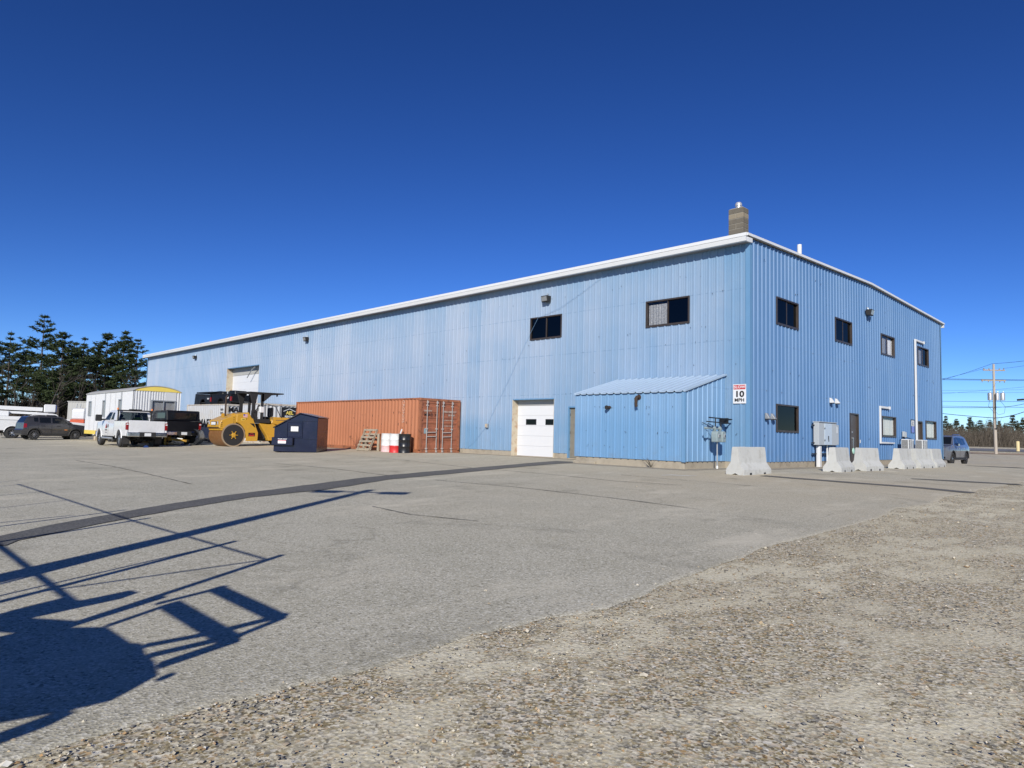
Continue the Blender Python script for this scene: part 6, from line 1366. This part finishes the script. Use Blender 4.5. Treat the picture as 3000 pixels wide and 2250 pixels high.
# brush: leafless undergrowth (nobody could count it)
def brush(name, label, pts, hmin, hmax, n, seed, cols, w=.03, tufts=0):
    rng = random.Random(seed); V = []; F = []
    for i in range(n):
        k = rng.random()*(len(pts)-1); j = int(k); a, b = pts[j], pts[j+1]; f = k-j
        x = a[0]+(b[0]-a[0])*f + rng.gauss(0, 1)*a[2]; y = a[1]+(b[1]-a[1])*f + rng.gauss(0, 1)*a[2]; h = rng.uniform(hmin, hmax)*(.6+.4*abs(noise.noise((x*.08, y*.08, 2)))*2); p = Vector((x, y, gz(x, y)-.1)); d = Vector((rng.gauss(0, .22), rng.gauss(0, .22), 1)).normalized()
        segs = [(p, d, h, w*h*.35+.008)]
        for b_ in range(5):
            t = rng.uniform(.2, .9); e = (d + Vector((rng.gauss(0, .6), rng.gauss(0, .6), rng.gauss(.1, .3)))).normalized(); segs.append((p+d*h*t, e, h*rng.uniform(.2, .5), w*h*.16+.006))
        for q, e, l, r in segs:
            for ang in (0, 1.57):
                sd = Vector((math.cos(ang+i), math.sin(ang+i), 0))*r; o = len(V); V += [tuple(q-sd), tuple(q+sd), tuple(q+e*l)]; F.append((o, o+1, o+2))
        for b_ in range(tufts):
            c = p + d*h*rng.uniform(.1, 1) + Vector((rng.gauss(0, .5), rng.gauss(0, .5), 0))
            for s in range(3):
                e = Vector((rng.gauss(0, 1), rng.gauss(0, 1), rng.gauss(0, .6))).normalized()*.35; sd = Vector((rng.gauss(0, .06), rng.gauss(0, .06), rng.gauss(0, .06))); o = len(V); V += [tuple(c-sd), tuple(c+sd), tuple(c+e)]; F.append((o, o+1, o+2))
    o = stuff(obj(name, tri_mesh(name, V, F), needle_mat(name+'_twigs', *cols))); o['label'] = label; o['category'] = 'brush'
bl_ = [(*at_depth(u, 1240, d)[:2], 4.0) for u, d in ((-330, 100), (-120, 96), (0, 98), (120, 98), (220, 102), (330, 104), (440, 104))]
brush('undergrowth', 'dark tangled undergrowth beneath the pine grove', bl_, 1.2, 4.0, 2600, 31, ((.03, .026, .018), (.09, .07, .05)), .03, 5)
bk_ = [(*at_depth(u, 1240, d)[:2], 5.0) for u, d in ((-330, 128), (0, 130), (200, 132), (440, 130))]
brush('undergrowth', 'deeper shaded undergrowth behind the pine grove', bk_, 4, 10, 3000, 33, ((.025, .024, .018), (.06, .055, .042)), .035, 6)
# far treeline beyond the road
FP = [pine_mesh(13, 41, .18, 3.0, .8, .55), pine_mesh(12, 42, .25, 2.6, .8, .55), pine_mesh(14, 43, .2, 3.3, .7, .6)]
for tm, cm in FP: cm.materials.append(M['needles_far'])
PINES += FP
far_l = 'spire-topped pine in the far treeline beyond the road'
for k, (u, tv) in enumerate([(2690, 1228), (2725, 1215), (2770, 1218), (2803, 1226), (2840, 1221), (2873, 1231), (2900, 1229), (2928, 1232), (2968, 1216), (2998, 1222), (3035, 1219), (3070, 1230), (2785, 1240), (2820, 1243), (2858, 1243), (2945, 1240), (2982, 1238), (2755, 1238), (2660, 1220), (3110, 1224)]):
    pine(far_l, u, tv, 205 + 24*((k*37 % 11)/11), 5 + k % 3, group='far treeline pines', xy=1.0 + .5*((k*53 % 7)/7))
fl_ = [(*at_depth(u, 1300, d)[:2], 5.0) for u, d in ((2560, 190), (2700, 188), (2850, 190), (3000, 192), (3160, 190))]
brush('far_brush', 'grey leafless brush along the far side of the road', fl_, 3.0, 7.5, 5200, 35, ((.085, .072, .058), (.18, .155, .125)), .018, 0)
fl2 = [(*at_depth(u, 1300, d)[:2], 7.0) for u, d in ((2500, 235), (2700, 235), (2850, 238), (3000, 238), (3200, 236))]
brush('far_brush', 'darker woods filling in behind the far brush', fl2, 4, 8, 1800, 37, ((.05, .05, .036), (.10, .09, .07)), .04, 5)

# ================================================================== EQUIPMENT BESIDE THE VIEWER (out of view, shaped to cast the shadow across the paving)
te = math.tan(SUN_EL); sdir = Vector((math.cos(SUN_DIR_AZ), math.sin(SUN_DIR_AZ)))
def lift(u, v, h):
    """point at height h over the ground whose shadow falls on pixel (u, v)"""
    p = on_ground(u, v); zg = p[2]; q = Vector((p[0], p[1])) - sdir*(h/te)
    return Vector((q.x, q.y, zg + h))
q = lambda a, b: (a*.5425, 1350 + b*.5425)           # crop -> photo pixels
SB = lambda a, b, h: lift(*q(a, b), h)
yt = thing('equipment_shadow_caster', 'unseen steel equipment beside the viewer, bars and slab shaped to cast its shadow', 'trailer', (0, 0, 0))
def beam(name, a, b, w, mat='black_matte'): return obj(name, MB().bar(a, b, w), M[mat], yt)
# unseen bars set to cast the ramp-shaped shadow
h1 = 1.7
beam('caster_bar', SB(920, 775, h1), SB(1260, 975, h1-.25), .085); beam('caster_bar', SB(1165, 690, h1+.1), SB(1520, 855, h1-.15), .075)
beam('caster_rail', SB(860, 775, h1), SB(1225, 683, h1+.1), .045); beam('caster_rail', SB(590, 895, h1-.2), SB(920, 780, h1), .05); beam('caster_rail', SB(360, 905, h1-.3), SB(900, 735, h1+.05), .06)
beam('caster_rail', SB(780, 1005, h1-.35), SB(1150, 935, h1-.2), .045); beam('caster_rail', SB(800, 1060, h1-.4), SB(1250, 955, h1-.22), .05); beam('caster_rail', SB(870, 1110, h1-.45), SB(1300, 965, h1-.25), .065); beam('caster_rail', SB(1210, 920, h1-.2), SB(1550, 835, h1-.15), .05); beam('caster_rail', SB(1290, 950, h1-.25), SB(1540, 850, h1-.15), .045); beam('caster_rail', SB(880, 1180, h1-.5), SB(935, 1160, h1-.5), .04)
# unseen bars set to cast the long thin shadow lines
for (a, b, c, d, w, h) in ((0, 358, 678, 268, .045, 2.0), (0, 338, 392, 297, .03, 1.9), (0, 446, 805, 313, .06, 2.0), (0, 660, 450, 555, .05, 1.9), (0, 672, 660, 500, .04, 1.9), (0, 768, 1265, 440, .075, 2.1), (0, 735, 1180, 460, .03, 2.1), (300, 920, 1520, 515, .07, 2.1), (270, 705, 1420, 540, .022, 2.1), (0, 117, 105, 107, .03, 2.2), (0, 140, 160, 125, .03, 2.2), (0, 190, 230, 168, .03, 2.2), (0, 258, 385, 213, .03, 2.2)):
    beam('caster_post', SB(a, b, h-.5*(c-a)/1659), SB(c, d, h), w)
beam('caster_cross_rail', SB(100, 128, 2.1), SB(700, 320, 2.05), .022); beam('caster_cross_rail', SB(700, 320, 2.05), SB(1440, 535, 2.1), .024); beam('caster_cross_rail', SB(-10, 450, 1.8), SB(440, 790, 1.7), .035)
# unseen slab casting the solid shadow: extruded from its shadow outline at deck height
hb = 1.35
out = [(-400, 1030), (0, 905), (120, 870), (0, 880), (0, 840), (270, 768), (330, 795), (-10, 900), (210, 910), (330, 870), (700, 705), (735, 715), (700, 740), (480, 800), (590, 905), (720, 985), (780, 990), (800, 1040), (850, 1085), (870, 1150), (930, 1160), (860, 1195), (690, 1262), (560, 1300), (380, 1330), (0, 1420), (-400, 1560)]
pts3 = [SB(a, b, hb) for a, b in [(-300, 1010), (0, 955), (230, 905), (590, 900), (720, 985), (780, 990), (800, 1045), (850, 1085), (870, 1160), (700, 1255), (560, 1288), (330, 1332), (0, 1392), (-300, 1450)]]
mb = MB(); n = len(pts3); zt = max(p.z for p in pts3)
mb.v = [(p.x, p.y, p.z) for p in pts3] + [(p.x, p.y, p.z-.06) for p in pts3]; mb.f = [tuple(range(n)), tuple(range(n, 2*n))[::-1]] + [(i, (i+1) % n, n+(i+1) % n, n+i) for i in range(n)]
obj('deck', mb, M['black_matte'], yt)
beam('caster_thick_bar', SB(0, 860, hb+.3), SB(290, 785, hb+.3), .22); beam('handle', SB(100, 850, hb+.2), SB(690, 725, hb+.3), .13); beam('caster_lower_rail', SB(-100, 1545, hb), SB(330, 1385, hb), .085); beam('caster_edge', SB(-50, 880, hb), SB(330, 905, hb), .12)  # more unseen bars set to fill out the cast shadow
deckc = sum(pts3, Vector())/n; gzd = gz(deckc.x, deckc.y)
for dx, dy in ((-.9, -.4), (.3, -.9), (-1.4, -.9)):
    obj('caster_leg', MB().bar((deckc.x+dx*.5, deckc.y+dy*.6-.3, gzd), (deckc.x+dx*.5, deckc.y+dy*.6-.3, gzd+hb-.4), .12), M['black_matte'], yt)
# light pole whose long shadow crosses the yard
LPH = 6.5; tip = lift(1085, 1437, LPH); lp = thing('light_pole', 'tall steel yard light pole with a crossbar and two lamp heads', 'light pole', (tip.x, tip.y, gz(tip.x, tip.y)))
hh = tip.z - gz(tip.x, tip.y)
obj('pole', MB().tube([(0, 0, -.3), (0, 0, hh)], [.19, .11], 10), M['galv'], lp); obj('crossbar', MB().bar((-.55, -.45, hh-.25), (.55, .45, hh-.25), .07), M['galv'], lp)
for s in (-1, 1): obj('lamp_head', MB().box(-.3, .3, -.13, .13, -.09, .09).mesh('lamp_head', bev=.03), M['galv'], lp, (s*.55, s*.45, hh-.28), (0, 0, R(40)))
